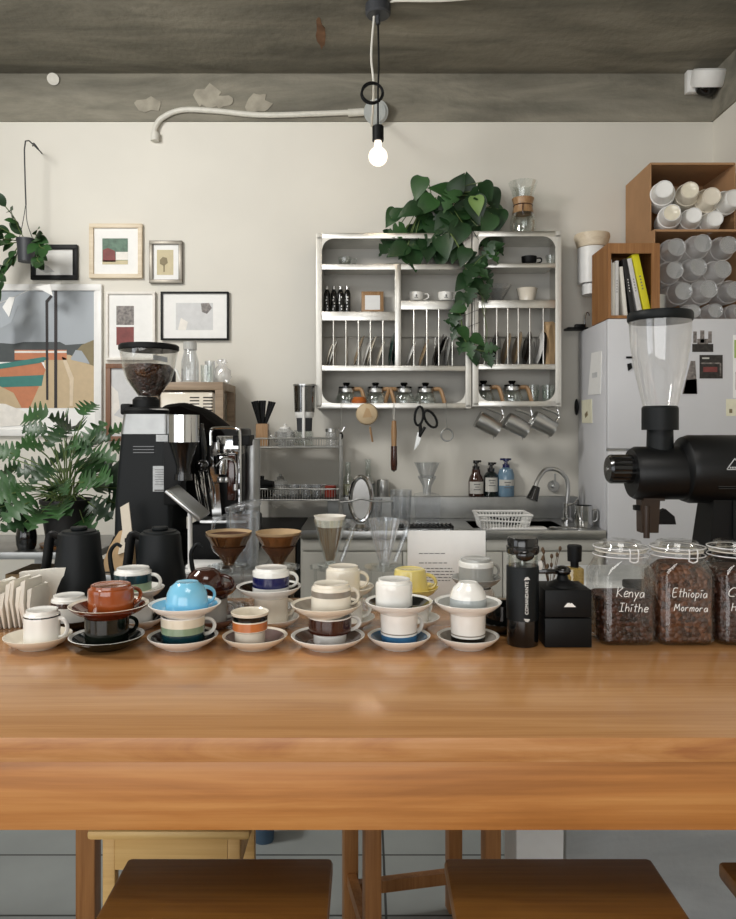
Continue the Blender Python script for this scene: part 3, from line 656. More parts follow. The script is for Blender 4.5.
# coffee jars with handwriting
GL = {'K': [[(0, 1), (0, 0)], [(.55, .95), (0, .45), (.6, 0)]], 'e': [[(.05, .3), (.45, .36), (.42, .55), (.2, .6), (.04, .3), (.15, .03), (.5, .08)]],
 'n': [[(0, .55), (0, 0)], [(0, .4), (.22, .56), (.38, .4), (.4, 0)]], 'y': [[(0, .55), (.2, .1)], [(.45, .55), (.05, -.4)]], 'a': [[(.42, .5), (.15, .52), (0, .25), (.15, 0), (.36, .15), (.42, .5), (.48, 0)]],
 'I': [[(0, 1), (.5, 1)], [(.25, 1), (.25, 0)], [(0, 0), (.5, 0)]], 'h': [[(0, 1), (0, 0)], [(0, .4), (.22, .56), (.38, .4), (.4, 0)]], 'i': [[(.05, .55), (.05, 0)], [(-.08, .82), (.22, .85)]],
 't': [[(.2, .95), (.18, 0), (.35, .02)], [(0, .62), (.45, .64)]], 'E': [[(.5, 1), (0, .95), (0, 0), (.5, .02)], [(0, .5), (.4, .53)]], 'o': [[(.2, .55), (0, .28), (.2, 0), (.4, .28), (.2, .55)]],
 'p': [[(0, .55), (0, -.4)], [(0, .5), (.3, .52), (.4, .25), (.2, 0), (0, .1)]], 'M': [[(0, 0), (.1, .95), (.35, .3), (.6, .95), (.72, 0)]], 'r': [[(0, .55), (0, 0)], [(0, .35), (.2, .55), (.35, .5)]],
 'm': [[(0, .55), (0, 0)], [(0, .4), (.2, .56), (.28, .4), (.28, 0)], [(.28, .4), (.48, .56), (.56, .4), (.56, 0)]], 'C': [[(.6, .85), (.3, 1), (0, .6), (.1, .1), (.5, .05)]], 'H': [[(0, 1), (0, 0)], [(.5, 1), (.5, 0)], [(0, .5), (.5, .52)]]}
def script(m, s, x0, z0, size, y, x1=None, slope=0):
    adv = lambda c: {'m': .78, 'M': .95, 'i': .35, 'I': .75, 'E': .72, 'K': .75}.get(c, .62)
    sc = (x1-x0)/sum(adv(c) for c in s) if x1 else size; x = x0
    for c in s:
        for st in GL[c]:
            P = [Vector((x+(a+.18*b)*sc, y, z0+b*size+slope*(x-x0))) for a, b in st]; m.tube(P, .00085, 5, smooth=3 if len(P) > 3 else 0)
        x += adv(c)*sc
def jar(xc, label, blabel, fill, words, bm, hw=.0645):
    d = 1.685; t = thing('storage_jar', label, 'jar', (xc, d, T+.0005)); S = 1.62/FX; z = lambda py: at(0, py, d-hw).z-T
    def sq(a, r, zz, n=6):
        o = []
        for cx, cy, a0 in ((1, 1, 0), (-1, 1, PI/2), (-1, -1, PI), (1, -1, 3*PI/2)):
            for k in range(n+1): g = a0+PI/2*k/n; o.append(Vector((cx*(a-r)+r*math.cos(g), cy*(a-r)+r*math.sin(g), zz)))
        return o
    zs = z(571); nr = .050; zn = z(561)
    m = MB(); m.loft([sq(hw-.008, .02, .0), sq(hw, .026, .010), sq(hw, .026, zs-.012), sq(hw-.006, .03, zs), sq(nr+.006, nr, zn-.004), sq(nr, nr-.001, zn), sq(nr, nr-.001, zn+.012)], caps=False); m.loft([sq(hw-.008, .02, 0), sq(hw-.03, .02, .001)], caps=True); m.build('jar_body', 'jar_glass', t)
    zl = zn+.012; m = MB(); m.lathe([(nr-.005, zl+.002), (nr+.006, zl+.002), (nr+.006, zl+.0002), (nr-.005, zl+.0002)], 40); m.build('seal_ring', 'filter_paper', t)
    m = MB(); m.lathe([(nr-.006, zl+.003), (nr+.009, zl+.003), (nr+.011, zl+.007), (nr+.009, zl+.012), (nr-.002, zl+.016), (nr-.006, zl+.022), (nr-.012, zl+.024), (0, zl+.022), (0, zl+.017), (nr-.014, zl+.017), (nr-.006, zl+.003)], 48); m.build('lid', 'jar_glass', t)
    m = MB()
    for zz in (zl-.008, zl+.010): m.tube([((nr+.010)*math.cos(2*PI*k/24), (nr+.010)*math.sin(2*PI*k/24), zz) for k in range(25)], .0013, 6, smooth=0)
    for x in (.000, .018): m.tube([(x, -nr-.011, zl+.012), (x, -nr-.015, zl+.004), (x, -nr-.012, zl-.014)], .0016, 6)
    m.tube([(0, -nr-.012, zl-.014), (.009, -nr-.013, zl-.017), (.018, -nr-.012, zl-.014)], .0016, 6); m.build('wire_bail', 'white_enamel', t)
    m = MB()
    for (s, ax, ay, bx, h) in words: script(m, s, ax, z(ay), h, -hw-.0004, bx, -.04 if len(s) > 3 else 0)
    m.build('handwriting', 'white_ink', t)
    zf = z(fill); g = hw-.005; q = random.Random(int(xc*100)); m = MB(); m.loft([sq(g-.006, .018, .004), sq(g, .022, .012), sq(g, .022, min(zf, zs-.012)-.004)]+([sq(g-.004, .024, zf)] if zf < zs-.01 else [sq(g-.008, .028, zs-.004), sq(nr-.006, nr-.008, zf)]))
    for k in range(150):
        a = q.uniform(-1, 1); b = q.uniform(.012, .98*min(zf, zs-.015)); sx = q.choice((-1, 1, 0, 0)); P = (a*(g-.024), -g+.0012, b) if sx == 0 else (sx*(g-.0012), a*(g-.024), b); m.ball(P, .0042, (1.25, .8, .8), seg=8)
    solo(m, 'coffee_beans', bm, blabel, 'coffee beans', (xc, d, T+.0005), kind='stuff')
jar(.579, 'tall clasp lid glass jar half full of beans with Kenya Ihithe in white handwriting', 'dark coffee beans half filling the jar marked Kenya', 600, [('Kenya', -.030, 597, .032, .021), ('Ihithe', -.025, 611.5, .040, .018)], 'coffee_beans_dark')
jar(.7085, 'clasp lid glass jar full of beans with Ethiopia Mormora in white handwriting', 'brown coffee beans filling the jar marked Ethiopia', 567, [('Ethiopia', -.037, 597, .040, .019), ('Mormora', -.034, 611, .041, .016)], 'coffee_beans')
jar(.8405, 'clasp lid glass jar of beans cut off by the right edge of the view', 'dark coffee beans in the jar at the right edge', 571, [('Co', -.048, 597, -.014, .020), ('H', -.040, 611, -.029, .017)], 'coffee_beans_dark')
# ================================================================ large black grinder on the concrete counter
d = 2.20; f = Fr(665, d, .951); t = thing('shop_grinder', 'large black shop coffee grinder with a tall clear hopper', 'coffee grinder', f.o); s = f.s; z, x = f.z, f.x
m = MB(); zc = z(473)
m.lathe([(0, x(631)), (24*s, x(631)), (26.5*s, x(635)), (26.5*s, x(690)), (0, x(690))], 40, (0, 0, zc), axis='x'); m.build('grinding_head', 'black_metal', t)
m = MB(); z2 = z(469); m.lathe([(0, x(678)), (26*s, x(678)), (32*s, x(682)), (34*s, x(688)), (34*s, x(793)), (31*s, x(799)), (0, x(800))], 48, (0, 0, z2), axis='x'); m.build('motor_housing', 'black_metal', t)
m = MB(); m.lathe([(27*s, x(688.5)), (29*s, x(689.5)), (29*s, x(691)), (27*s, x(692))], 40, (0, 0, zc), axis='x')
m = MB(); m.lathe([(0, x(607.5)), (12*s, x(607.5)), (14.2*s, x(610)), (14.2*s, x(633)), (11*s, x(636)), (0, x(636))], 48, (0, 0, z(469)), axis='x', mod=lambda a, zz: 1+.02*math.cos(24*a)); k = m.build('adjust_dial', 'black_gloss', t)
MB().cyl((x(606.5), 0, z(469)), (x(608), 0, z(469)), 2*s).build('dial_cap', 'steel', k)
hx = x(660); m = MB(); m.lathe([(13*s, z(452)), (12.5*s, z(430)), (17.5*s, z(430)), (17.5*s, z(408)), (16*s, z(406)), (0, z(406))], 36, (hx, 0, 0)); m.build('hopper_collar', 'black_soft', t)
hp = [(16*s, z(407)), (19*s, z(395)), (24.5*s, z(370)), (28.5*s, z(345)), (30*s, z(321))]
m = MB(); m.lathe(hp+[(r-.002, zz) for r, zz in hp[::-1]], 44, (hx, 0, 0)); m.build('hopper', 'hopper_glass', t)
m = MB(); m.lathe([(0, z(321)), (30.2*s, z(322)), (31.4*s, z(320)), (31.4*s, z(314.5)), (30*s, z(312.5)), (0, z(312))], 44, (hx, 0, 0)); m.build('hopper_lid', 'black_soft', t)
m = MB(); m.box((x(640), -.03, z(500)), (x(661), .03, z(495))); m.loft([[(x(639), -.02, z(532)), (x(656), -.02, z(532)), (x(656), .02, z(532)), (x(639), .02, z(532))], [(x(639), -.024, z(499)), (x(657), -.024, z(499)), (x(657), .024, z(499)), (x(639), .024, z(499))]]); m.cyl((x(644), -.02, z(537)), (x(644), -.02, z(505)), 3*s); m.build('chute', 'chute_brown', t)
m = MB(); m.prism([(x(656), z(524)), (x(674.5), z(524)), (x(673), z(516)), (x(664), z(508.5)), (x(656), z(513))], (0, -.012, 0), (1, 0, 0), (0, 0, 1), -.024); m.build('bag_lever', 'black_matte', t); MB().box((x(634), -.01, z(510)), (x(640), .01, z(505))).build('lever_screw', 'black_matte', t)
m = MB(); m.loft([[(x(694), -.07, 0), (x(792), -.07, 0), (x(792), .07, 0), (x(694), .07, 0)], [(x(706), -.05, z(498)), (x(778), -.05, z(498)), (x(778), .05, z(498)), (x(706), .05, z(498))]]); m.build('pedestal', 'black_matte', t)
MB().loft([[(x(721), -.069, .12), (x(790), -.069, .12), (x(790), -.075, .12), (x(721), -.075, .12)], [(x(724), -.05, z(499)), (x(779), -.05, z(499)), (x(779), -.056, z(499)), (x(724), -.056, z(499))]]).build('front_panel', 'black_soft', t)
m = MB().cyl((x(737), -.07, z(523)), (x(737), -.084, z(523)), 4*s); m.build('switch', 'white_plastic', t)
MB().box((x(640), -.17, 0), (x(800), .16, .025), bev=.006).build('base_plate', 'black_matte', t)
m = MB(); yy = -34*s-.0008
def tri(a, b, w):
    a, b = Vector(a), Vector(b); n = (b-a).normalized(); pd_ = Vector((-n.z, 0, n.x))*w
    m.loft([[a+pd_, a-pd_, a-pd_+Vector((0, .002, 0)), a+pd_+Vector((0, .002, 0))], [b+pd_, b-pd_, b-pd_+Vector((0, .002, 0)), b+pd_+Vector((0, .002, 0))]])
fe = f.back(yy); A, B, D = fe.p(727, 469.5, yy), fe.p(735, 458.5, yy), fe.p(743, 469.5, yy); tri(A, B, .0011); tri(B, D, .0011); tri(A, D, .0011)
for k in range(5): m.box(fe.p(730+k*2.3, 468.5, yy), fe.p(731.4+k*2.3, 466.8, yy+.002))
m.build('emblem', 'sticker', t)
m = MB()
for k in range(4): m.box((x(704), -33*s*.93, z2-.032-.006*k), (x(722), -33*s*.80, z2-.034-.006*k))
m.build('vent_slits', 'black_gloss', t)

# ================================================================ left work counter, grinder, espresso machine
WZ = .93
t = thing('work_counter', 'steel topped work counter under the espresso machine and left grinder', 'counter', (-.75, 2.66, 0))
MB().box((-.28, 0, WZ-.04), (.36, .72, WZ), bev=.003).build('counter_top', 'steel_dull', t)
MB().box((-.27, .03, .25), (.35, .72, WZ-.04)).build('cabinet_body', 'cabinet_grey', t)
for a in (-.26, .29):
    for b_ in (.05, .65): MB().box((a, b_, 0), (a+.05, b_+.05, .25)).build('leg', 'steel_dull', t)
d = 2.83; f = Fr(145, d, WZ+.001); t = thing('espresso_grinder', 'tall black espresso grinder with a bean filled hopper beside the leafy plant', 'coffee grinder', f.o); z, x, s = f.z, f.x, f.s
def rr4(x0, x1, y0, y1, zz, r=.02, n=4):
    o = []
    for cx, cy, a0 in ((x1-r, y1-r, 0), (x0+r, y1-r, PI/2), (x0+r, y0+r, PI), (x1-r, y0+r, 3*PI/2)):
        for k in range(n+1): g = a0+PI/2*k/n; o.append(Vector((cx+r*math.cos(g), cy+r*math.sin(g), zz)))
    return o
yf = 0.0
MB().loft([rr4(x(110), x(178), yf-.02, .25, 0), rr4(x(110), x(178), yf-.02, .25, z(545)), rr4(x(112), x(176), yf, .24, z(537))]).build('base', 'black_matte', t)
MB().loft([rr4(x(113), x(172), yf, .25, z(540)), rr4(x(114), x(171.5), yf, .25, z(500)), rr4(x(119.5), x(168.5), yf+.005, .23, z(434))]).build('grinder_body', 'black_soft', t)
MB().loft([rr4(x(119), x(168.5), yf+.004, .23, z(434)), rr4(x(121.5), x(168), yf+.01, .22, z(414))]).build('steel_collar', 'steel_dull', t)
HY = .12; g_ = f.back(HY); z, x, s = g_.z, g_.x, g_.s
cx = x(149); m = MB(); m.lathe([(22*s, z(414)), (23*s, z(411)), (20*s, z(408)), (13*s, z(407)), (13*s, z(400)), (10*s, z(397)), (0, z(397))], 36, (x(146), HY, 0)); m.box((x(124), HY-.05, z(415)), (x(134), HY+.05, z(404)), bev=.008); m.build('adjust_ring', 'black_matte', t)
m = MB(); m.lathe([(19*s, z(411.3)), (19.5*s, z(409.8)), (15*s, z(408.5))], 36, (x(149), HY-.004, 0.001)); m.build('dial_scale', 'white_plastic', t)
hp = [(10*s, z(398)), (12*s, z(394)), (22*s, z(380)), (25.5*s, z(368)), (28.5*s, z(350))]
m = MB(); m.lathe(hp+[(r-.002, q_) for r, q_ in hp[::-1]], 44, (cx, HY, 0)); m.build('hopper', 'jar_glass', t)
m = MB(); m.lathe([(0, z(351)), (28.2*s, z(351)), (29.4*s, z(350)), (29.4*s, z(346.5)), (28*s, z(345)), (0, z(345))], 44, (cx, HY, 0)); m.build('hopper_lid', 'black_matte', t)
m = MB(); m.prism([(0, 0), (12*s, -2*s), (12*s, 3*s), (0, 5*s)], (x(160), HY-27*s*.87, z(362)), (1, .55, 0), (0, -.1, 1), -.001); m.build('hopper_label', 'grey_plastic', t)
m = MB(); m.lathe([(0, z(396.5)), (10*s, z(395.5)), (20.5*s, z(380)), (24*s, z(369)), (20*s, z(365)), (0, z(363))], 32, mod=lambda a, zz: 1+.015*math.sin(7*a)*math.cos(5*a)); solo(m, 'coffee_beans', 'coffee_beans_dark', 'dark coffee beans in the hopper of the espresso grinder', 'coffee beans', (f.o.x+cx, d+HY, f.o.z), kind='stuff')
g_ = f.back(-.05); z, x, s = g_.z, g_.x, g_.s
m = MB(); bx = x(183.5); by = -.05
m.lathe([(0, z(415)), (15.5*s, z(415)), (15.5*s, z(442)), (0, z(442))], 36, (bx, by, 0)); m.build('doser_chamber', 'chrome', t)
m = MB(); m.lathe([(14.5*s, z(442)), (7*s, z(466)), (7*s, z(474)), (9*s, z(474)), (9*s, z(480)), (0, z(480))], 32, (bx, by, 0)); m.build('doser_funnel', 'black_gloss', t)
MB().box((x(164), by-.01, z(505)), (x(182), yf+.02, z(442)), bev=.006).build('doser_bracket', 'black_matte', t)
m = MB(); m.tube([(x(180), by, z(505)), (x(193), by-.07, z(508)), (x(200), by-.09, z(506))], .006); m.build('fork', 'black_gloss', t); z, x, s = f.z, f.x, f.s
e = f.p(154, 492, yf-.001); m = MB(); m.box((x(153), yf-.002, z(491.5)), (x(168), yf+.008, z(466))); k = m.build('sticker', 'sticker', t)
m = MB(); m.box((x(154.5), yf-.0026, z(491)), (x(167), yf-.002, z(489.5)))
for j in range(7): m.box((x(155+.3*(j % 3)), yf-.0026, z(470+j*2.4)), (x(165-.8*(j % 2)), yf-.002, z(469.4+j*2.4)))
m.build('print', 'ink', k)
MB().box((x(156), yf+.001, z(441.5)), (x(168), yf+.008, z(434.8))).build('badge', 'sticker', t)
m = MB()
for py in (447, 450, 453): m.box((x(133), yf+.0005, z(py)), (x(154), yf+.012, z(py-.9)))
m.build('vent_slits', 'black_gloss', t)

# espresso machine (seen from the guest side)
d = 3.0; f = Fr(205, d, WZ+.001); t = thing('espresso_machine', 'chrome and black espresso machine behind the tilted steel tray', 'espresso machine', f.o); z, x, s = f.z, f.x, f.s
MB().box((x(196), -.12, .0), (x(252), .30, z(520)), bev=.01).build('base', 'black_matte', t)
MB().box((x(160), .10, z(520)), (x(238), .36, z(428)), bev=.012).build('machine_body', 'black_metal', t)
MB().loft([[(x(212), .02, z(535)), (x(222), .02, z(535)), (x(222), .30, z(535)), (x(212), .30, z(535))], [(x(210), -.02, z(442)), (x(217), -.02, z(442)), (x(217), .30, z(442)), (x(210), .30, z(442))]]).build('side_panel', 'chrome', t)
MB().box((x(216), .0, z(455)), (x(240), .12, z(436)), bev=.006).build('group_block', 'chrome', t)
MB().box((x(228), -.02, z(500)), (x(236), .1, z(455)), bev=.005).build('brown_panel', 'glaze_darkbrown', t)
m = MB(); m.tube([(x(212), -.03, z(445)), (x(212), -.03, z(433)), (x(214), -.03, z(429)), (x(220), -.03, z(428)), (x(234), -.03, z(428)), (x(239), -.03, z(430)), (x(241), -.03, z(436)), (x(241), -.03, z(505))], .007, 10, smooth=4); m.build('cup_rail', 'chrome', t)
m = MB(); m.tube([(x(218), -.05, z(465)), (x(226), -.06, z(458)), (x(236), -.06, z(460)), (x(238.5), -.06, z(470)), (x(238), -.06, z(484))], .0055, 8); k = m.build('steam_wand', 'chrome', t)
MB().cyl((x(238), -.06, z(483)), (x(238), -.06, z(489)), .009).build('wand_tip', 'steel', k)
m = MB(); m.tube([(x(206), -.05, z(462)), (x(206), -.06, z(445)), (x(204), -.07, z(424))], .014, 10); m.ball((x(205), -.06, z(465)), .028, (1, 1, .9)); m.build('portafilter_handle', 'black_gloss', t)
m = MB(); m.lathe([(0, z(474)), (.03, z(474)), (.034, z(462)), (.034, z(456)), (0, z(456))], 28, (x(222), -.0, 0)); m.build('group_head', 'chrome', t)
for px in (221, 227): MB().lathe([(0, 0), (.012, 0), (.014, .012), (.012, .02), (0, .02)], 18, (x(px), -.01, z(482))).build('valve_knob', 'steel', t)
MB().box((x(233), -.01, z(446)), (x(250), .12, z(435)), bev=.004).build('top_plate', 'black_matte', t)
m = MB(); q = random.Random(21)
for k in range(7):
    yy = -.04+q.uniform(0, .05); m.tube([(x(196+k*2), yy, z(468+q.uniform(0, 8))), (x(199+k*2.2), yy-.02, z(485+q.uniform(0, 6))), (x(203+k*1.8), yy, z(505+q.uniform(0, 10)))], .004, 6)
m.build('pipes', 'chrome', t)
MB().box((x(205), -.1, z(523)), (x(250), .02, z(517)), bev=.003).build('drip_tray', 'steel', t)
# black cloth draped over the machine
m = MB(); q = random.Random(4); rows = []
prof = [(148, 409), (158, 402), (172, 401), (186, 405), (198, 411), (210, 421), (219, 428), (224, 438)]
P = spline([Vector((a, b, 0)) for a, b in prof], 4); nx = len(P)
for j, (dy, dz) in enumerate([(.02, 30), (.035, 14), (.05, 5), (.10, 1), (.2, 0), (.3, 1), (.36, 5), (.37, 16)]):
    rows.append([f.p(p.x, p.y+dz+.5*math.sin(p.x*.31+j*.6), .10+dy-.045+.006*math.sin(p.x*.22+j*.5)) for p in P])
m.loft(rows, closed=False, caps=False); o = solo(m, 'cloth', 'cloth_black', 'dark brown black cloth draped over the espresso machine', 'cloth', f.o); md = o.modifiers.new('thick', 'SOLIDIFY'); md.thickness = .008
f = Fr(246, 3.0, z(520)+f.o.z); m = MB(); m.lathe([(0, 0), (.031, 0), (.031, f.z(440)), (.028, f.z(440)), (.028, .01), (0, .01)], 32); solo(m, 'steel_canister', 'steel_dull', 'tall brushed steel cylinder standing on the right end of the espresso machine', 'canister', f.o+Vector((0.012, .1, .001)))
# tilted tray on pole
f = Fr(188, 2.705, WZ+.001); t = thing('tilted_tray', 'tilted flat steel tray on a white pole in front of the black grinder', 'tray', f.o)
k = Matrix.Translation(f.p(190.5, 501.5, -.04)) @ Matrix.Rotation(math.radians(-41), 4, 'Y').inverted() @ Matrix.Rotation(math.radians(7), 4, 'X')
MB().box((-.080, -.062, -.007), (.080, .062, .007), bev=.004, mat=k).build('tray', 'steel', t)
MB().box((-.072, -.052, .0071), (.072, .052, .0085), mat=k).build('tray_face', 'steel_dull', t)
m = MB(); m.cyl((.008, .0, .006), f.p(190, 509, .0), .0085); m.lathe([(0, 0), (.036, 0), (.036, .006), (0, .008)], 28, (.008, 0, 0)); m.build('pole', 'white_plastic', t)
# kraft bag
f = Fr(121, 2.725, WZ+.001); t = thing('coffee_bag', 'crumpled kraft coffee bag with a pale folded top beside the kettles', 'paper bag', f.o); p = f.p
m = MB(); m.loft([[p(106, 570, -.03), p(134, 570, -.03), p(134, 570, .03), p(106, 570, .03)], [p(107, 558, -.03), p(133, 556, -.03), p(133, 556, .03), p(107, 558, .03)], [p(112, 545, -.025), p(132, 541, -.02), p(132, 541, .03), p(112, 545, .03)], [p(120, 531, -.01), p(131, 528, -.006), p(131, 528, .01), p(120, 531, .01)]]); m.build('bag_body', 'kraft', t)
m = MB(); m.loft([[p(121, 553, -.034), p(135, 548, -.034), p(135, 548, -.028), p(121, 553, -.028)], [p(124, 530, -.018), p(133, 527, -.018), p(133, 527, -.012), p(124, 530, -.012)], [p(121, 507, -.01), p(129.5, 502, -.01), p(129.5, 502, -.004), p(121, 507, -.004)]]); k = m.build('folded_top', 'kraft_pale', t)
m = MB(); m.box(p(127.5, 541, -.033), p(129.5, 537, -.026)); m.build('valve', 'black_matte', t)
f = Fr(109, 2.76, WZ); 
# clear lidded pitcher
f = Fr(243, 2.80, WZ+.001); t = thing('lidded_pitcher', 'clear plastic pitcher with a tilted clear lid behind the drippers', 'pitcher', f.o); z, x, s = f.z, f.x, f.s
r = 17*s; m = MB(); m.lathe([(0, 0), (r*.85, 0), (r*.9, .006), (r, z(512)), (r*.97, z(512)), (r*.86, .01), (0, .008)], 36); m.build('pitcher_body', 'clear_plastic', t)
k = Matrix.Translation((.004, 0, z(509))) @ Matrix.Rotation(-.24, 4, 'Y'); m = MB(); m.lathe([(0, 0), (r*1.03, 0), (r*1.08, .008), (r*1.05, .022), (r*.7, .028), (0, .028)], 36); bmesh.ops.transform(m.bm, matrix=k, verts=m.bm.verts); m.build('lid', 'clear_plastic', t)
m = MB(); m.tube([(-r*.95, 0, z(516)), (-r*1.5, 0, z(518)), (-r*1.75, 0, z(526)), (-r*1.75, 0, z(548)), (-r*.9, 0, z(560))], .0075, 8); m.build('handle', 'clear_plastic', t)
m = MB(); m.box((-.075, -.05, 0), (.06, .07, z(562)), bev=.01); b_ = on(222, 2.87, WZ+.001); solo(m, 'white_tray', 'white_plastic', 'low white plastic box at the back of the work counter behind the dripper', 'box', on(208, 2.79, WZ+.001))

# ================================================================ low shelf with plant and vase
SZ = .955
t = thing('low_shelf', 'low grey metal shelf carrying the leafy plant and black vase', 'shelf', (-1.6, 3.0, 0))
MB().box((-.75, 0, SZ-.03), (.50, .5, SZ), bev=.003).build('shelf_top', 'steel_dull', t)
MB().box((-.75, 0, SZ-.26), (.50, .5, SZ-.24), bev=.003).build('lower_shelf', 'dark_interior', t)
for a in (-.7, .05, .46): MB().box((a, .005, 0), (a+.035, .04, SZ-.03)).build('leg', 'steel_dull', t); MB().box((a, .46, 0), (a+.035, .495, SZ-.03)).build('leg', 'steel_dull', t)
for i, (a, b_, hh, mt, la) in enumerate(((5, 40, .13, 'kraft', 'brown cardboard box on the lower shelf under the black vase'), (58, 95, .15, 'cardboard', 'tan cardboard box on the lower shelf under the plant pot'))):
    A, B = on(a, 3.1, SZ-.239), on(b_, 3.1, SZ-.239); solo(MB().box((0, 0, 0), (B.x-A.x, .25, hh), bev=.003), 'cardboard_box', mt, la, 'box', A)
f = Fr(26.5, 3.08, SZ+.001); z, s = f.z, f.s; m = MB(); m.lathe([(0, 0), (8*s, 0), (9.5*s, z(544)), (10*s, z(536)), (8.5*s, z(527)), (5*s, z(521)), (3.3*s, z(519)), (3.6*s, z(515.5)), (2.6*s, z(515.5)), (2.4*s, z(519)), (0, z(522))], 28)
solo(m, 'bottle_vase', 'black_gloss', 'small black ceramic bottle vase on the low grey shelf', 'vase', f.o)
f = Fr(67, 3.16, SZ+.001); z, s = f.z, f.s; t = thing('potted_plant', 'large deeply lobed leafy plant in a black pot on the low shelf', 'plant', f.o)
m = MB(); m.lathe([(0, .012), (19*s, .012), (25*s, z(503)), (26*s, z(503)), (26*s, z(499)), (24*s, z(499)), (23*s, z(505)), (0, z(505))], 32); m.build('pot', 'pot_black', t)
m = MB(); m.lathe([(0, 0), (24*s, 0), (26*s, .012), (24*s, .011), (0, .006)], 32); m.build('drip_saucer', 'leg_wood', t)
m = MB(); m.lathe([(0, z(504)), (22*s, z(504.5))], 24); m.build('soil', 'soil', t)
st, lf = MB(), MB(); q = random.Random(12); c0 = Vector((0, 0, z(502)))
tips = [(8, 440, .2), (28, 415, .1), (38, 430, 0), (20, 452, -.1), (2, 470, .1), (46, 445, -.12), (58, 452, .1), (74, 408, .15), (70, 425, -.05), (62, 470, -.16), (88, 436, .1), (97, 455, -.02), (104, 470, .05), (110, 490, .12), (96, 480, -.15), (84, 468, .0), (100, 506, -.06), (34, 470, .05), (14, 482, -.1), (30, 490, -.18),
        (44, 500, -.2), (4, 500, .0), (60, 508, -.2), (78, 500, -.18), (38, 520, -.15), (92, 520, -.1), (104, 430, .2), (112, 448, .1), (-8, 455, .05), (-10, 485, -.1), (-6, 515, .05), (50, 470, .2), (24, 440, .25), (56, 425, .25), (90, 490, .2), (68, 486, -.22), (50, 485, -.2), (116, 470, .15), (12, 505, -.16), (84, 450, -.1), (108, 505, .1), (43, 418, .22)]
tips += [(q.gauss(58, 27), q.uniform(432, 515), q.uniform(-.22, .22)) for _ in range(12)]
for i, (px, py, dy) in enumerate(tips):
    e = f.p(px, py, dy*.9); h = Vector((e.x*.35, e.y*.35, max(e.z, c0.z)*.5+c0.z*.5+.03)); b_ = c0+Vector((q.uniform(-.03, .03), q.uniform(-.03, .03), -.02)); st.tube([b_, h, e], [.0032, .0022], 6, smooth=4)
    out = (e-b_); dr = Vector((out.x*1.0+q.uniform(-.05, .05), dy*.7-.06+q.uniform(-.05, .05), q.uniform(-.10, .05)+.12*out.z)).normalized()
    L = q.uniform(.10, .15); upv = Vector((-.25*dr.x+q.uniform(-.3, .3), -.85+q.uniform(-.3, .3), .6)); lf.leaf(e-dr*L*.35, dr, upv, L, L*.95, 'lobed', q.choice((0, 0, 1)), q.uniform(.2, .6))
st.build('stems', 'stem_green', t); lf.build('foliage', ['leaf_mid', 'leaf_dark'], t, norm=False)

# ================================================================ pictures on the wall
FY = WY-.002
def frame(name_lab, x0, y0, x1, y1, bw, fmat, mat_mat='paper', th=.028, cat='picture frame'):
    dd = WY-th; a, b_ = at(x0, y1, dd), at(x1, y0, dd); t = thing('picture_frame', name_lab, cat, (a.x, FY, a.z)); w, h = b_.x-a.x, b_.z-a.z; k = bw*dd/FX
    m = MB(); m.box((0, -th, 0), (w, 0, k), bev=.002); m.box((0, -th, h-k), (w, 0, h), bev=.002); m.box((0, -th, k), (k, 0, h-k), bev=.002); m.box((w-k, -th, k), (w, 0, h-k), bev=.002); m.build('frame_border', fmat, t)
    MB().box((k, -.012, k), (w-k, -.004, h-k)).build('mat_board', mat_mat, t)
    P = lambda px, py, y: Vector((at(px, py, WY-.012).x-a.x, y, at(px, py, WY-.012).z-a.z))
    return t, P
def patch(t, P, name, poly, mat, lay=1):
    m = MB(); m.prism([(P(a, b, 0).x, P(a, b, 0).z) for a, b in poly], (0, -.012-.0008*lay, 0), (1, 0, 0), (0, 0, 1), -.0008); return m.build(name, mat, t, smooth=False)
rect = lambda a, b, c, d_: [(a, b), (c, b), (c, d_), (a, d_)]
t, P = frame('black framed picture partly behind the hanging plant', 30.5, 244.5, 77, 279.5, 4.5, 'black_matte')
patch(t, P, 'picture', rect(37, 250, 71, 274), 'paper'); patch(t, P, 'picture_marks', [(39, 262), (48, 266), (55, 272), (46, 273), (40, 270)], 'paper_grey', 2)
t, P = frame('pale oak framed picture with a small green and red print', 89, 223.5, 142, 278, 4.2, 'frame_oak')
pc = patch(t, P, 'picture', rect(102.5, 238.5, 128, 264.5), 'art_green'); patch(t, P, 'picture_shape', [(103, 250), (108, 248), (115, 251), (116, 262), (103, 262)], 'art_red', 2); patch(t, P, 'picture_shape', rect(116, 252, 128, 260), 'art_white', 2); patch(t, P, 'picture_shape', rect(102.5, 260.5, 128, 264.5), 'art_beige', 2)
t, P = frame('small silver framed picture with a single brown flower', 149, 240.5, 182, 283, 3.6, 'frame_pewter')
patch(t, P, 'picture', rect(157, 250, 173.5, 275), 'art_beige'); patch(t, P, 'picture_shape', [(160, 260), (163, 257), (167, 258), (168, 263), (164, 266), (160, 264)], 'art_olive', 2); patch(t, P, 'picture_shape', [(163.5, 265), (165, 265), (165, 272), (163.5, 272)], 'art_olive', 2)
t, P = frame('large white framed landscape picture with orange and teal fields', -26, 284, 101.5, 436, 6.5, 'white_plastic')
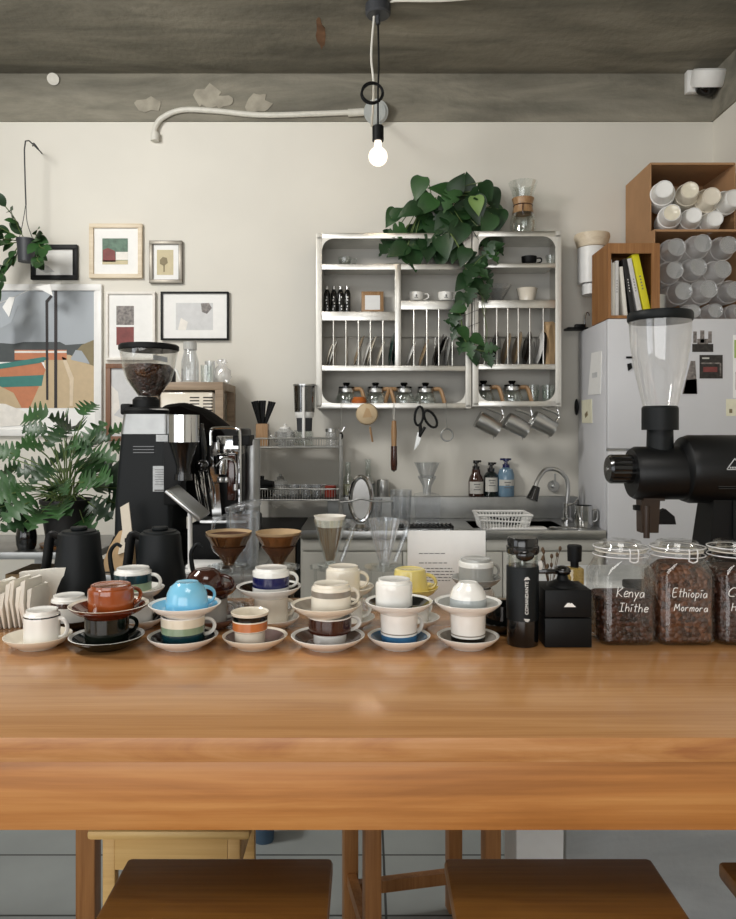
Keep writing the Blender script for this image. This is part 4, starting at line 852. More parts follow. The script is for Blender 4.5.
for nm, pl, mt, ly in (('sky', rect(-19, 291, 94, 360), 'art_sky', 1), ('hills', [(-19, 345), (0, 343), (14, 344), (24, 342), (60, 342), (66, 345), (94, 343), (94, 362), (-19, 362)], 'art_hill', 2), ('sand', [(44, 360), (60, 354), (70, 355), (94, 366), (94, 408), (30, 408), (40, 385), (46, 370)], 'art_sand', 3),
    ('olive_slope', [(72, 356), (82, 345), (94, 340), (94, 366), (80, 361)], 'art_olive', 4), ('houses', [(71, 359), (76, 350), (82, 351), (88, 360), (90, 364), (72, 360)], 'art_sky', 5), ('long_wall', rect(15, 350, 67, 360), 'art_orange', 4), ('long_wall_stripe', rect(15, 351, 67, 353), 'art_white', 5),
    ('orange_field', [(-19, 370), (0, 368), (40, 360), (46, 370), (40, 408), (-19, 408)], 'art_orange', 2), ('teal_band', [(-19, 378), (0, 377), (44, 375), (42, 386), (-19, 388)], 'art_teal', 4), ('dark_band', [(-19, 366), (0, 364), (44, 357), (50, 358), (40, 363), (0, 369), (-19, 370)], 'art_teal', 5),
    ('pale_path', [(62, 357), (66, 358), (74, 378), (73, 406), (70, 406), (70, 380)], 'art_pale', 4), ('rock', [(-19, 384), (0, 386), (14, 393), (20, 404), (22, 408), (-19, 408)], 'art_sand', 5), ('pole', rect(54.6, 291, 57.6, 408), 'art_pole', 6), ('pole', [(45.8, 301), (51, 295), (53, 297), (48.4, 302.5), (48.8, 400), (46.6, 400)], 'art_pole', 6), ('lower_wash', [(-19, 402), (6, 404), (26, 412), (40, 424), (-19, 428)], 'art_white', 6)):
    patch(t, P, 'picture_'+nm, pl, mt, ly)
t, P = frame('white framed pair of small photographs behind the grinder hopper', 105.5, 291.5, 155, 360, 2.5, 'art_white')
patch(t, P, 'photograph', rect(116.5, 306, 134, 325), 'art_photo'); patch(t, P, 'photograph', rect(116.5, 327, 134, 345), 'art_red')
t, P = frame('thin black framed picture with a pale sketch beside the grinder hopper', 160.5, 291.5, 228.5, 340, 1.8, 'black_matte')
patch(t, P, 'picture', rect(176, 303, 213, 330), 'art_sketch'); patch(t, P, 'picture_shape', [(201, 303.5), (209, 303), (212, 308), (207, 314), (202, 312)], 'art_photo', 2); patch(t, P, 'picture_shape', [(178, 330), (181, 318), (188, 322), (186, 330)], 'art_white', 2)
t, P = frame('walnut framed abstract picture behind the black espresso grinder', 105.5, 363.5, 152, 441, 4.8, 'frame_walnut', 'art_sketch')
patch(t, P, 'picture_shape', [(111, 385), (118, 392), (120, 408), (114, 415), (126, 420), (124, 434), (111, 434)], 'art_white', 1)
# folded paper pennants hanging in front of the landscape
m = MB(); p = lambda a, b: at(a, b, 4.40)
o_ = p(36, 287); k_ = 4.4/FX; m.prism([(0, 0), (14*k_, 3*k_), (17*k_, -9*k_)], o_, (1, 0, 0), (0, 0, 1), .002); m.prism([(0, 0), (17*k_, -9*k_), (11*k_, -5*k_)], o_+Vector((0, -.002, 0)), (1, 0, 0), (.1, -.5, .9), .002); solo(m, 'paper_pennant', 'paper', 'white folded paper pennant hanging before the large landscape picture', 'pennant', norm=True)
m = MB(); m.prism([(0, 0), (.12, .0), (.08, -.10), (.0, -.14)], at(-2, 306, 4.40), (1, 0, 0), (0, 0, 1), -.002); m.prism([(0, 0), (.035, .0), (.0, -.12), (-.04, -.06)], at(9, 297, 4.395), (1, 0, 0), (0, 0, 1), -.002, 1); solo(m, 'paper_pennant', ['art_sky', 'paper'], 'blue and white folded paper pennant at the left edge below the hanging plant', 'pennant')
m = MB(); m.tube([at(-6, 305, 4.40), at(12, 298, 4.398), at(36, 287, 4.40), at(50, 284, 4.40), at(60, 281, 4.42), at(62, 284, WY-.03)], .0015, 5); solo(m, 'pennant_string', 'cable_white', 'thin string carrying the paper pennants by the landscape picture', 'string')

# hanging plant
d = 4.36; f = Fr(26, d, 0); o = at(26, 262, d); t = thing('hanging_plant', 'small hanging plant in a charcoal pot on a wire hook', 'plant', o); p = lambda a, b, dy=0: at(a, b, d)-o+Vector((0, dy, 0)); s = d/FX
m = MB(); m.lathe([(0, 0), (7.3*s, 0), (8.8*s, 21*s), (9.3*s, 21*s), (9.3*s, 23*s), (8*s, 23*s), (7.6*s, 19*s), (0, 19*s)], 28); m.build('pot', 'pot_charcoal', t)
m = MB(); m.tube([p(25, 139, WY-d-.01), p(26, 139, .15), p(25.5, 141, 0), p(25, 175), p(26, 205)], .004, 6, smooth=3); m.tube([p(25, 139.5, .1), p(30, 140, .05), p(36, 147, .03)], .004, 6)
for a in (19, 33): m.tube([p(26, 203), p(25+(a-26)*.3, 222), p(a, 240)], .0022, 5)
m.build('wire_hanger', 'pot_charcoal', t)
st, lf = MB(), MB(); q = random.Random(8)
chains = [[(24, 240), (21, 230), (21, 222), (16, 213)], [(22, 240), (12, 234), (4, 230), (-4, 226)], [(20, 241), (10, 245), (3, 250)], [(18, 243), (14, 258), (10, 272), (13, 282), (11, 292)], [(19, 243), (14, 266), (7, 270)], [(31, 240), (40, 243), (46, 250), (54, 254)], [(30, 240), (39, 240), (42, 238)], [(32, 242), (42, 255), (43, 262), (50, 268)], [(22, 241), (6, 240), (-3, 242)]]
for c in chains:
    P3 = [p(a, b, -.05*i+.02) for i, (a, b) in enumerate(c)]; st.tube(P3, .003, 6, smooth=4)
    for i in range(1, len(P3)):
        for k in range(2):
            e = P3[i].lerp(P3[i-1], .45*k); dr = (P3[i]-P3[i-1]).normalized()+Vector((q.uniform(-.8, .8), -.3, q.uniform(-.7, .4))); L = q.uniform(.065, .105); lf.leaf(e, dr, (q.uniform(-.4, .4), -1, .4), L, L*.62, 'oval', q.choice((0, 1)), .3, 8)
st.build('stems', 'stem_green', t); lf.build('foliage', ['leaf_dark', 'leaf_mid'], t, norm=False)
# ================================================================ plate racks on the wall
RB, RF = WY-.004, 4.34
def rack(label, X0, X1, Y0, Y1, shelves, dividers, rails, bars, corner_r=12):
    "front face columns X0..X1, rows Y0..Y1 at the distance RF"
    a = at(X0, Y1, RF); t = thing('plate_rack', label, 'shelf unit', (a.x, RF, a.z)); s = RF/FX; D = RB-RF; X = lambda px: (px-X0)*s; Z = lambda py: (Y1-py)*s
    W, Hh = X(X1), Z(Y0); b = 6.0*s
    for x0 in (0, W-b): MB().box((x0, 0, 0), (x0+b, .012, Hh), bev=.003).build('upright', 'rack_white', t); 
    for x0 in (0, W-.006): MB().box((x0, .012, 0), (x0+.006, D, Hh)).build('side_panel', 'rack_steel', t)
    MB().box((.006, 0, Hh-b*.9), (W-.006, D, Hh-b*.9+.006)).build('top_panel', 'rack_steel', t); MB().box((b, -.001, Hh-b*.9), (W-b, .012, Hh), bev=.002).build('top_rail', 'rack_steel', t)
    MB().box((.006, 0, .012), (W-.006, D, .018)).build('bottom_panel', 'rack_steel', t); MB().box((b, -.001, 0), (W-b, .012, b*.9), bev=.002).build('bottom_rail', 'rack_steel', t)
    r = corner_r*s
    for (cx, cz, sx, sz) in ((b, b*.9, 1, 1), (W-b, b*.9, -1, 1), (b, Hh-b*.9, 1, -1), (W-b, Hh-b*.9, -1, -1)):
        pl = [(cx, cz)]+[(cx+sx*(r-r*math.sin(k*PI/16)), cz+sz*(r-r*math.cos(k*PI/16))) for k in range(9)]
        MB().prism(pl, (0, .001, 0), (1, 0, 0), (0, 0, 1), -.010).build('corner_gusset', 'rack_white', t)
    for (x0, x1, y0, y1) in shelves:
        MB().box((X(x0), .0, Z(y1)), (X(x1), .01, Z(y0)), bev=.0015).build('shelf_rail', 'rack_steel', t); MB().box((X(x0), .01, Z(y0)-.008), (X(x1), D, Z(y0)-.001)).build('shelf_plate', 'rack_steel', t)
    for (x0, x1, y0, y1) in dividers: MB().box((X(x0), -.001, Z(y1)), (X(x1), .013, Z(y0)), bev=.002).build('divider', 'rack_steel', t); MB().box((X((x0+x1)/2)-.003, .013, Z(y1)), (X((x0+x1)/2)+.003, D, Z(y0))).build('divider_panel', 'rack_steel', t)
    for (x0, x1, y0, y1) in rails: MB().box((X(x0), .0, Z(y1)), (X(x1), .012, Z(y0)), bev=.002).build('plate_rail', 'rack_steel', t); MB().box((X(x0), .012, Z(y0)-.006), (X(x1), D, Z(y0)-.001)).build('shelf_plate', 'rack_steel', t)
    for px, y0, y1 in bars:
        MB().cyl((X(px), .006, Z(y1)), (X(px), .006, Z(y0)), .0042, seg=8).build('plate_bar', 'rack_steel', t); MB().cyl((X(px), D-.012, Z(y1)), (X(px), D-.012, Z(332)), .0035, seg=8).build('rear_bar', 'rack_steel', t)
    m = MB(); y0 = bars[0][1]; m.cyl((.006, D-.012, Z(332)), (W-.006, D-.012, Z(332)), .004, seg=8); m.build('back_rod', 'rack_steel', t)
    return t
rack('wide steel plate rack holding black bottles and white logo cups', 316, 471.5, 233, 408.5, [(322, 466, 264, 269.5), (322, 395.5, 311.5, 320.5), (400.5, 466, 300.5, 309.5)], [(395, 401, 264, 366)],
     [(322, 466, 365.5, 371)], [(px, 320.5, 365.5) for px in (333.5, 346, 358.5, 370.5, 383)]+[(px, 309.5, 365.5) for px in (414, 427, 439, 452.5)])
rack('narrow steel plate rack with the black cup and clear dripper', 472.5, 561.5, 231, 406.5, [(478.5, 555.5, 263, 267.5), (478.5, 555.5, 300, 308)], [], [(478.5, 555.5, 364, 369.5)], [(px, 308, 364) for px in (484.5, 497, 508, 518.5, 530, 543.5)])
zs_ = lambda py: at(0, py, RF).z+.0006
S1, S2L, S2M, PL, BL = zs_(264), zs_(311.5), zs_(300.5), zs_(365.5), at(0, 408.5, RF).z+.0186
S1R, S2R, PR, BR = zs_(263), zs_(300), zs_(364), at(0, 406.5, RF).z+.0186
RD = 4.46
def small_cup(px, z, la, mat, cupname='teacup', r=.042, h=.058, sr=.068, d=RD, glassy=False, sc=True, slab=None):
    if sc:
        m = MB(); m.lathe([(0, .001), (sr*.55, 0), (sr, .012), (sr*.98, .0135), (sr*.6, .005), (0, .005)], 32); solo(m, 'saucer', mat, slab or 'saucer under the '+la, 'saucer', on(px, d, z)); z += .0055
    t = thing(cupname, la, 'cup', on(px, d, z)); m = MB(); m.lathe([(0, .002), (r*.6, 0), (r*.72, .006), (r*.96, h*.5), (r, h), (r*.94, h), (r*.88, h*.45), (r*.5, .008), (0, .007)], 32); m.build('cup_body', mat, t)
    m = MB(); m.tube([(r*.97, 0, h*.85), (r*1.55, 0, h*.85), (r*1.6, 0, h*.5), (r*.95, 0, h*.3)], .0045, 8); m.build('handle', mat, t); return t
small_cup(345, S1, 'clear glass cup on the top shelf of the wide rack', 'glass'); small_cup(529, S1R, 'matt black cup on the top shelf of the narrow rack', 'black_matte', r=.046)
for px, w in ((416, 'left'), (445.5, 'right')):
    t = small_cup(px, S2M, 'white cup with a small dark logo '+('beside the steel divider' if w == 'left' else 'half hidden by the trailing vine'), 'white_gloss', r=.046, h=.062, sr=.076); m = MB(); q = random.Random(2)
    m.box((-.005, -.0452, .030), (.004, -.0435, .044)); m.box((-.012, -.0455, .024), (.010, -.0435, .027)); m.build('logo', 'ink', t)
m = MB(); m.lathe([(0, .002), (.06, 0), (.085, .015), (.083, .017), (.05, .005), (0, .005)], 32); solo(m, 'glass_plate', 'glass', 'clear glass plate on the top shelf behind the vine', 'plate', on(396, RD, S1))
t = thing('glass_goblet', 'small clear glass goblet at the right end of the top shelf', 'glass', on(550.5, RD, S1R)); m = MB(); m.lathe([(0, 0), (.02, 0), (.022, .02), (.032, .07), (.03, .07), (.018, .02), (0, .008)], 24); m.build('bowl', 'glass', t)
t = thing('glass_dripper', 'clear conical dripper on the shelf of the narrow rack', 'coffee dripper', on(498, RD, S2R)); m = MB(); m.lathe([(.02, .004), (.08, .105), (.083, .105), (.078, .105), (.016, .004)], 36); m.build('cone', 'clear_plastic', t); m = MB(); m.lathe([(.012, 0), (.05, 0), (.05, .005), (.012, .005), (.012, 0)], 28); m.build('flange', 'clear_plastic', t)
m = MB(); m.lathe([(0, 0), (.045, 0), (.05, .03), (.062, .085), (.064, .088), (.059, .086), (.045, .03), (0, .008)], 32, mod=ribs(20, .012)); solo(m, 'ribbed_cup', 'cream_gloss', 'white ribbed cup beside the clear conical dripper', 'cup', on(527, RD, S2R))
for i in range(4):
    px = 327+i*6.8; t = thing('cold_brew_bottle', ORD[i]+' black bottle from the left in the row on the rack shelf', 'bottle', on(px, RD, S2L), 0, 'black bottles on the rack shelf'); m = MB(); m.lathe([(0, 0), (.0185, 0), (.0195, .003), (.0195, .125), (.014, .142), (.010, .146), (.010, .152), (0, .152)], 24); m.build('bottle_body', 'black_gloss', t)
    m = MB(); m.lathe([(.0095, .150), (.012, .150), (.012, .170), (0, .170)], 18); m.build('cap', 'steel', t); m = MB(); q = random.Random(i)
    for k in range(5): m.ball((q.uniform(-.007, .007), -.0188, .03+.018*k), .004, (1, .3, 1.3), seg=8)
    m.build('label_marks', 'white_ink', t)
a = on(372.5, 4.52, S2L); t = thing('card_frame', 'brown card frame with a white centre on the rack shelf', 'picture frame', a, rot=(-.10, 0, 0)); MB().box((-.068, 0, 0), (.068, .012, .155), bev=.002).build('card', 'handle_wood', t); MB().box((-.046, -.001, .04), (.046, .0, .13)).build('white_paper', 'paper', t)
# plates in the slots
def plate(px, z, r, lean, mat, la, d=4.463):
    r = min(r, .105); lean *= .75
    m = MB(); m.lathe([(0, .004), (r*.6, .002), (r*.62, 0), (r, .012), (r, .0145), (r*.97, .015), (r*.6, .006), (0, .006)], 36)
    bmesh.ops.transform(m.bm, matrix=Matrix.Translation((0, 0, r)) @ Matrix.Rotation(PI/2, 4, 'Y'), verts=m.bm.verts); bmesh.ops.transform(m.bm, matrix=Matrix.Rotation(lean, 4, 'Y'), verts=m.bm.verts)
    zmin = min(v.co.z for v in m.bm.verts); bmesh.ops.translate(m.bm, vec=(0, 0, -zmin+.0005), verts=m.bm.verts); solo(m, 'plate', mat, la, 'plate', on(px, d, z), 'plates leaning in the plate racks')
pls = [(324, 'cream_gloss', .085), (327, 'white_gloss', .085), (352, 'plate_tan', .10), (361, 'white_gloss', .095), (364.5, 'cream_gloss', .10), (374.5, 'cream_gloss', .085), (387, 'plate_green', .11), (391, 'plate_green', .11)]
sl = ['cream plate leaning in the leftmost slot of the wide rack, outer one', 'white plate leaning in the leftmost slot of the wide rack, inner one', 'tan plate leaning in the third slot of the wide rack', 'white plate leaning in the fourth slot of the wide rack', 'cream plate beside the white plate in the fourth slot', 'cream plate alone in the fifth slot of the wide rack', 'dark green plate beside the divider of the wide rack, farther from it', 'dark green plate touching the divider of the wide rack']
for (px, mt, r), la in zip(pls, sl): plate(px, PL, r, .42 if 'green' not in mt else .2, mt, la)
for px, mt, r, ln, la in ((404, 'white_gloss', .085, .5, 'white plate leaning just right of the rack divider'), (417, 'plate_tan', .09, .45, 'tan plate leaning in the second slot right of the divider'), (430, 'plate_dark', .105, .45, 'dark plate leaning in the third slot right of the divider'), (433, 'plate_dark', .10, .45, 'dark plate tucked behind another in the third slot right of the divider'), (443, 'grey_gloss', .10, .2, 'grey plate partly behind the trailing vine')): plate(px, PL, r, ln, mt, la)
for px, mt, r, ln, la in ((489, 'plate_dark', .105, .22, 'dark plate in the left slots of the narrow rack'), (500, 'plate_tan', .10, .3, 'tan plate leaning in the narrow rack behind the vine tip'), (511, 'plate_tan', .11, .28, 'tan plate leaning in the middle slot of the narrow rack'), (522, 'plate_dark', .115, .2, 'dark plate leaning left of the white plate in the narrow rack'), (533.5, 'white_gloss', .11, .25, 'white plate leaning in the narrow rack between dark plates'), (538, 'plate_dark', .115, .15, 'dark plate standing right of the white plate in the narrow rack')): plate(px, PR, r, ln, mt, la)
a = on(548.8, 4.45, PR); m = MB(); q = random.Random(31); R0 = lambda zz, w, dp: [Vector((sx*w+q.uniform(-.006, .006), sy*dp+q.uniform(-.008, .008), zz)) for sx, sy in ((-1, -1), (-.3, -1.1), (.4, -1), (1, -1), (1, 1), (0, 1), (-1, 1))]
m.loft([R0(0, .026, .06), R0(.07, .03, .065), R0(.14, .034, .066), R0(.20, .03, .06), R0(.235, .032, .05), R0(.26, .03, .03)]); solo(m, 'paper_bag', 'kraft', 'crumpled brown paper bag standing at the right end of the narrow rack', 'paper bag', a, angle=20)
# glass servers with wooden handles
def server(px, z, la, hx=1, lid=True, d=4.46, gm='glass', hang=0):
    t = thing('glass_server', la, 'coffee server', on(px, d, z), hang, 'glass coffee servers on the bottom shelf'); t.scale = (1.16, 1.16, 1.2); m = MB(); m.lathe([(0, 0), (.046, 0), (.056, .008), (.058, .03), (.045, .065), (.038, .075), (.041, .088), (.039, .088), (.036, .075), (.043, .065), (.055, .03), (.052, .01), (0, .004)], 32); m.build('jug', gm, t)
    m = MB(); m.lathe([(.042, .066), (.043, .070), (.041, .086), (.040, .07)], 32); m.build('steel_band', 'steel', t)
    if lid: m = MB(); m.lathe([(0, .0885), (.041, .0885), (.041, .096), (.016, .099), (.013, .103), (.02, .112), (.017, .117), (0, .118)], 28); m.build('lid', 'black_gloss', t)
    m = MB(); m.tube([(hx*.042, -.004, .083), (hx*.072, -.01, .083), (hx*.085, -.014, .06), (hx*.098, -.02, .012)], .0088, 10, flat=1.4); m.build('handle', 'handle_wood', t); return t
server(346.5, BL, 'glass server with a black lid at the left end of the bottom shelf'); server(375.5, BL, 'glass server with a wooden handle, second along the wide rack'); server(404, BL, 'glass server in the middle of the bottom shelf of the wide rack', -1)
server(425.5, BL, 'glass server with a pale handle at the right of the wide rack'); server(483.5, BR, 'glass server at the left end of the narrow rack bottom shelf', 1); server(512, BR, 'glass server with a curved wooden handle in the narrow rack')
m = MB(); m.lathe([(0, 0), (.03, 0), (.044, .012), (.046, .028), (.036, .042), (.033, .05), (.030, .05), (.033, .04), (.04, .028), (0, .012)], 32); solo(m, 'amber_bowl', 'brass_amber', 'small amber bowl in front of the servers on the bottom shelf', 'bowl', on(359, 4.385, BL))
for px, la in ((533, 'clear glass tumbler leaning beside the curved wooden handle'), (548, 'stack of clear glasses in the right corner of the narrow rack')):
    m = MB()
    for k in range(2): m.lathe([(0, .002+.03*k), (.03, .0+.03*k), (.038, .085+.03*k), (.036, .085+.03*k), (.028, .006+.03*k), (0, .008+.03*k)], 26)
    solo(m, 'glass_tumbler', 'glass', la, 'glass', on(px, 4.47, BR))
for px0, px1, la in ((427, 446, 'black handled utensil lying on the bottom rail of the wide rack'), (444, 460, 'second black utensil lying at the right of the bottom rail')):
    A, B = at(px0, 402.5, 4.37), at(px1, 401.5, 4.355); m = MB(); m.tube([A, A.lerp(B, .5)+Vector((0, 0, .002)), B], .006, 8, flat=1.6); m.ball(B, .011, (1.6, 1, .6), seg=12)
    A.z = B.z = BL+.012; o = A.copy(); o.z = BL+.0005; m2 = MB(); m2.tube([Vector((0, 0, .007)), (B-A)*.5+Vector((0, .005, .008)), (B-A)+Vector((0, 0, .007))], .006, 8); m2.ball((B-A)+Vector((0, 0, .0075)), .011, (1.6, 1, .6), seg=12); m.bm.free(); solo(m2, 'black_utensil', 'black_matte', la, 'utensil', o)
# hanging tools
def hook(px, py, d, parent_o):
    m = MB(); m.tube([Vector((0, .012, .0)), Vector((0, -.004, .008)), Vector((0, -.012, -.004)), Vector((0, -.012, -.02))], .002, 6); return m
HB = at(0, 408.5, RF).z
d = RF-.02
def hung(name, la, cat, px, py): t = thing(name, la, cat, at(px, py, d)); return t, (lambda a, b, dy=0.0: at(a, b, d)-at(px, py, d)+Vector((0, dy, 0)))
t, p = hung('round_strainer', 'round strainer with a tan filter hanging under the wide rack', 'strainer', 367, 404)
m = MB(); q = p(367, 414); m.lathe([(.0, .012), (.030, .010), (.052, .0), (.063, -.012), (.064, -.006), (.058, .006), (.03, .018), (0, .02)], 36, axis='y'); bmesh.ops.translate(m.bm, vec=q, verts=m.bm.verts); m.build('bowl', 'art_sand', t)
m = MB(); m.prism([(-.026, -.022), (.030, -.018), (.012, .03), (-.004, .036)], q+Vector((0, -.020, 0)), (1, 0, 0), (0, 0, 1), -.003); m.build('folded_filter', 'kraft', t); m = MB(); m.tube([p(367, 404.5), p(367, 403, -.006), p(367, 402, .026)], .002, 6); m.build('hook', 'steel', t)
t, p = hung('bamboo_stirrer', 'thin bamboo stick hanging below the round strainer', 'stirrer', 370, 428); MB().tube([p(370, 427), p(372.5, 442)], .008, 8, smooth=0, flat=.5).build('stick', 'handle_wood', t); MB().tube([p(368, 404, .02), p(369, 415, .025), p(370, 427)], .0012, 5).build('cord', 'kraft', t)
t, p = hung('brush', 'long wooden brush with a dark brown head hanging under the wide rack', 'brush', 394, 405); m = MB(); m.lathe([(0, p(0, 446).z), (.015, p(0, 446).z), (.017, p(0, 432).z), (.013, p(0, 421).z), (0, p(0, 420).z)], 20); m.build('handle', 'handle_wood', t)
m = MB(); m.lathe([(0, p(0, 472).z), (.017, p(0, 470).z), (.020, p(0, 464).z), (.018, p(0, 446).z), (0, p(0, 446).z)], 20); m.build('brush_head', 'glaze_darkbrown', t); m = MB(); m.tube([p(394, 421), p(393, 410, 0), p(394, 404, -.008), p(394, 402, .026), p(394.6, 410), p(394, 421)], .0015, 6); m.build('loop', 'cable_white', t)
t, p = hung('scissors', 'black handled kitchen scissors hanging under the wide rack', 'scissors', 424, 406)
m = MB()
for c, w, h_, an in ((p(419, 416), 4.2, 9.5, .12), (p(430.5, 419), 5, 9.5, -.55)):
    sc = d/FX; pts = [(c+Vector(((w*math.cos(k*PI/8)*math.cos(an)+h_*math.sin(k*PI/8)*math.sin(an))*sc, 0, (-w*math.cos(k*PI/8)*math.sin(an)+h_*math.sin(k*PI/8)*math.cos(an))*sc))) for k in range(17)]; m.tube(pts, .0075, 8, smooth=0)
m.tube([p(420, 424), p(420.5, 430), p(420, 436)], .010, 8); m.tube([p(425, 427), p(422, 432), p(419.5, 437)], .009, 8); m.build('handles', 'black_matte', t)
m = MB(); m.prism([(p(417.5, 432, 0).x, p(0, 432).z), (p(422.5, 433).x, p(0, 433).z), (p(419, 444).x, p(0, 444).z), (p(414, 450.5).x, p(0, 450.5).z), (p(415.8, 440).x, p(0, 440).z)], (0, -.002, 0), (1, 0, 0), (0, 0, 1), -.003); m.build('blades', 'steel', t); m = MB(); m.tube([p(419, 407), p(420, 404, -.004), p(420, 402, .026)], .0025, 6); m.build('hook', 'steel', t)
t, p = hung('ring_strainer', 'small steel ring strainer hanging right of the scissors', 'strainer', 447, 404); sc = d/FX; m = MB(); c = p(447, 435); m.tube([c+Vector((6*sc*math.cos(k*PI/8), 0, 6*sc*math.sin(k*PI/8))) for k in range(17)], .005, 8, smooth=0); m.build('ring', 'steel_dull', t); MB().tube([p(447, 429), p(446, 412), p(446.5, 404, -.006), p(446.5, 402, .026)], .0014, 5).build('handle', 'steel_dull', t)
t, p = hung('measuring_scoop', 'tiny dark scoop hanging beside the wire shelf', 'scoop', 341, 406); m = MB(); m.ball(p(341, 436), .014, (1, .6, 1.5), seg=14); m.build('bowl', 'black_metal', t); m = MB(); m.tube([p(341, 432), p(341, 415), p(341, 404, -.006), p(341, 402, .026)], .0014, 5); m.tube([p(337.5, 427), p(341, 432), p(344.5, 427)], .0025, 6); m.build('handle', 'chrome', t)
for px, py, la in ((488, 424.5, 'steel milk pitcher hanging at the left of the three under the narrow rack'), (517, 425.5, 'steel milk pitcher hanging in the middle of the three under the narrow rack'), (543.5, 424, 'steel milk pitcher hanging nearest the fridge under the narrow rack')):
    t, p = hung('milk_pitcher', la, 'pitcher', px, py); k = Matrix.Rotation(math.radians(118), 4, 'Y') @ Matrix.Scale(1.14, 4); m = MB(); m.lathe([(0, -.062), (.042, -.062), (.046, -.058), (.046, -.02), (.040, .045), (.042, .062), (.040, .062), (.037, .045), (.043, -.02), (.043, -.055), (0, -.058)], 32); m.prism([(-.012, 0), (.012, 0), (0, .02)], (.040, 0, .05), (0, 1, 0), (.7, 0, .5), -.002)
    bmesh.ops.transform(m.bm, matrix=k, verts=m.bm.verts); m.build('pitcher_body', 'steel', t)
    m = MB(); m.tube([k @ Vector(v) for v in ((-.040, 0, .048), (-.072, 0, .052), (-.078, 0, .02), (-.070, 0, -.045))], .0055, 8, flat=1.5); m.build('handle', 'steel', t)
    h0 = k @ Vector((-.074, 0, .04)); m = MB(); m.tube([h0+Vector((0, -.004, -.008)), h0+Vector((.006, -.008, .012)), Vector((h0.x-.004, -.004, HB-at(px, py, d).z+.002)), Vector((h0.x-.004, .028, HB-at(px, py, d).z+.014))], .0028, 6); m.build('hook', 'chrome', t)
# chemex
f = Fr(523, 4.45, at(0, 231, RF).z+.0008); t = thing('hourglass_brewer', 'hourglass shaped glass coffee brewer with a wooden collar on top of the rack', 'coffee brewer', f.o); z, s = f.z, f.s
m = MB(); m.lathe([(0, .001), (12*s, 0), (13.5*s, z(223)), (11*s, z(215)), (7*s, z(208)), (8*s, z(203)), (13*s, z(187)), (14.5*s, z(183)), (14*s, z(183)), (12.5*s, z(187)), (7.5*s, z(203)), (6.5*s, z(208)), (10.5*s, z(215)), (13*s, z(223)), (11.5*s, .004), (0, .005)], 36); m.build('flask', 'glass', t)
m = MB(); m.lathe([(8*s, z(200)), (11*s, z(199)), (9*s, z(206)), (10.5*s, z(214)), (8.5*s, z(213)), (7.4*s, z(207)), (8*s, z(200))], 28); m.build('wooden_collar', 'handle_wood', t); m = MB(); m.tube([(9.5*s*math.cos(2*PI*k/20), 9.5*s*math.sin(2*PI*k/20), z(206)) for k in range(21)], .003, 6, smooth=0); m.tube([(-.012, -.062, z(206)), (-.016, -.066, z(213)), (-.012, -.062, z(217))], .003, 6); m.build('leather_tie', 'glaze_darkbrown', t)
# trailing vine
f = Fr(432, 4.45, at(0, 264, RF).z+.001); o = f.o; t = thing('trailing_plant', 'trailing vine with split dark green leaves on the top shelf of the wide rack', 'plant', o)
p = lambda a, b, dy=0.0: at(a, b, 4.45+dy)-o
m = MB(); zr = p(0, 233).z; m.lathe([(0, zr+.004), (.05, zr+.004), (.07, zr+.11), (.073, zr+.11), (.067, zr+.11), (.047, zr+.02), (0, zr+.02)], 30, (p(436, 0).x, 0, 0)); m.build('pot', 'frosted', t)
m = MB(); m.lathe([(0, zr+.095), (.064, zr+.098)], 24, (p(436, 0).x, 0, 0)); m.build('soil', 'soil', t)
st, lf = MB(), MB(); q = random.Random(17); c0 = Vector((p(436, 0).x, 0, zr+.10))
def addleaf(px, py, dy, L, ang, style='heart', mi=None, tilt=None):
    e = p(px, py, dy); a = math.radians(ang); dr = Vector((math.cos(a), -.25+q.uniform(-.15, .15), math.sin(a))); upv = Vector((q.uniform(-.35, .35), -1, q.uniform(.1, .6))); lf.leaf(e-dr*L*.45, dr, upv, L, L*.78, style, q.choice((0, 0, 1)) if mi is None else mi, q.uniform(.05, .3)); return e-dr*L*.45
for px, py, L, an in ((419, 187, .13, 250), (392, 217, .11, 240), (387, 244, .15, 240), (407, 254, .14, 270), (399, 213, .10, 30), (410, 210, .12, 200), (404, 236, .13, 120), (426, 205, .14, 220), (444, 190, .15, 160), (458, 184, .12, 60), (450, 200, .14, 240), (466, 195, .13, 30), (480, 196, .12, 330), (487, 190, .11, 300), (493, 199, .13, 290), (497, 220, .14, 260), (488, 224, .13, 250), (476, 208, .15, 280), (462, 214, .14, 250), (470, 228, .14, 300), (482, 236, .13, 290), (458, 234, .15, 250), (444, 224, .15, 230), (432, 232, .14, 250), (420, 228, .14, 200), (415, 243, .14, 260), (428, 248, .15, 270), (444, 246, .14, 280), (456, 250, .14, 250), (468, 247, .13, 300), (436, 214, .13, 200), (441, 258, .12, 260), (414, 260, .13, 280), (398, 250, .13, 210), (425, 218, .13, 150), (453, 222, .14, 320), (396, 232, .12, 200), (468, 182, .1, 100)):
    e = addleaf(px, py, q.uniform(-.14, -.02), L*1.16, an, q.choice(('heart', 'heart', 'split'))); st.tube([c0+Vector((q.uniform(-.03, .03), 0, 0)), Vector(((c0.x+e.x)/2, e.y*.6, max(e.z, c0.z)*.6+c0.z*.4+.04)), e], .0028, 6, smooth=4)
addleaf(477, 204, -.16, .12, 280, 'heart', 2)
for k in range(34): addleaf(q.gauss(447, 24), q.uniform(198, 258), q.uniform(-.10, .06), q.uniform(.12, .165), q.uniform(180, 340), q.choice(('heart', 'split')))
tr = [(455, 240), (464, 262), (468, 285), (460, 305), (462, 325), (466, 342), (478, 350), (492, 352)]
P3 = [p(a, b, -.17) for a, b in tr]; st.tube([c0]+P3, .004, 6, smooth=5)
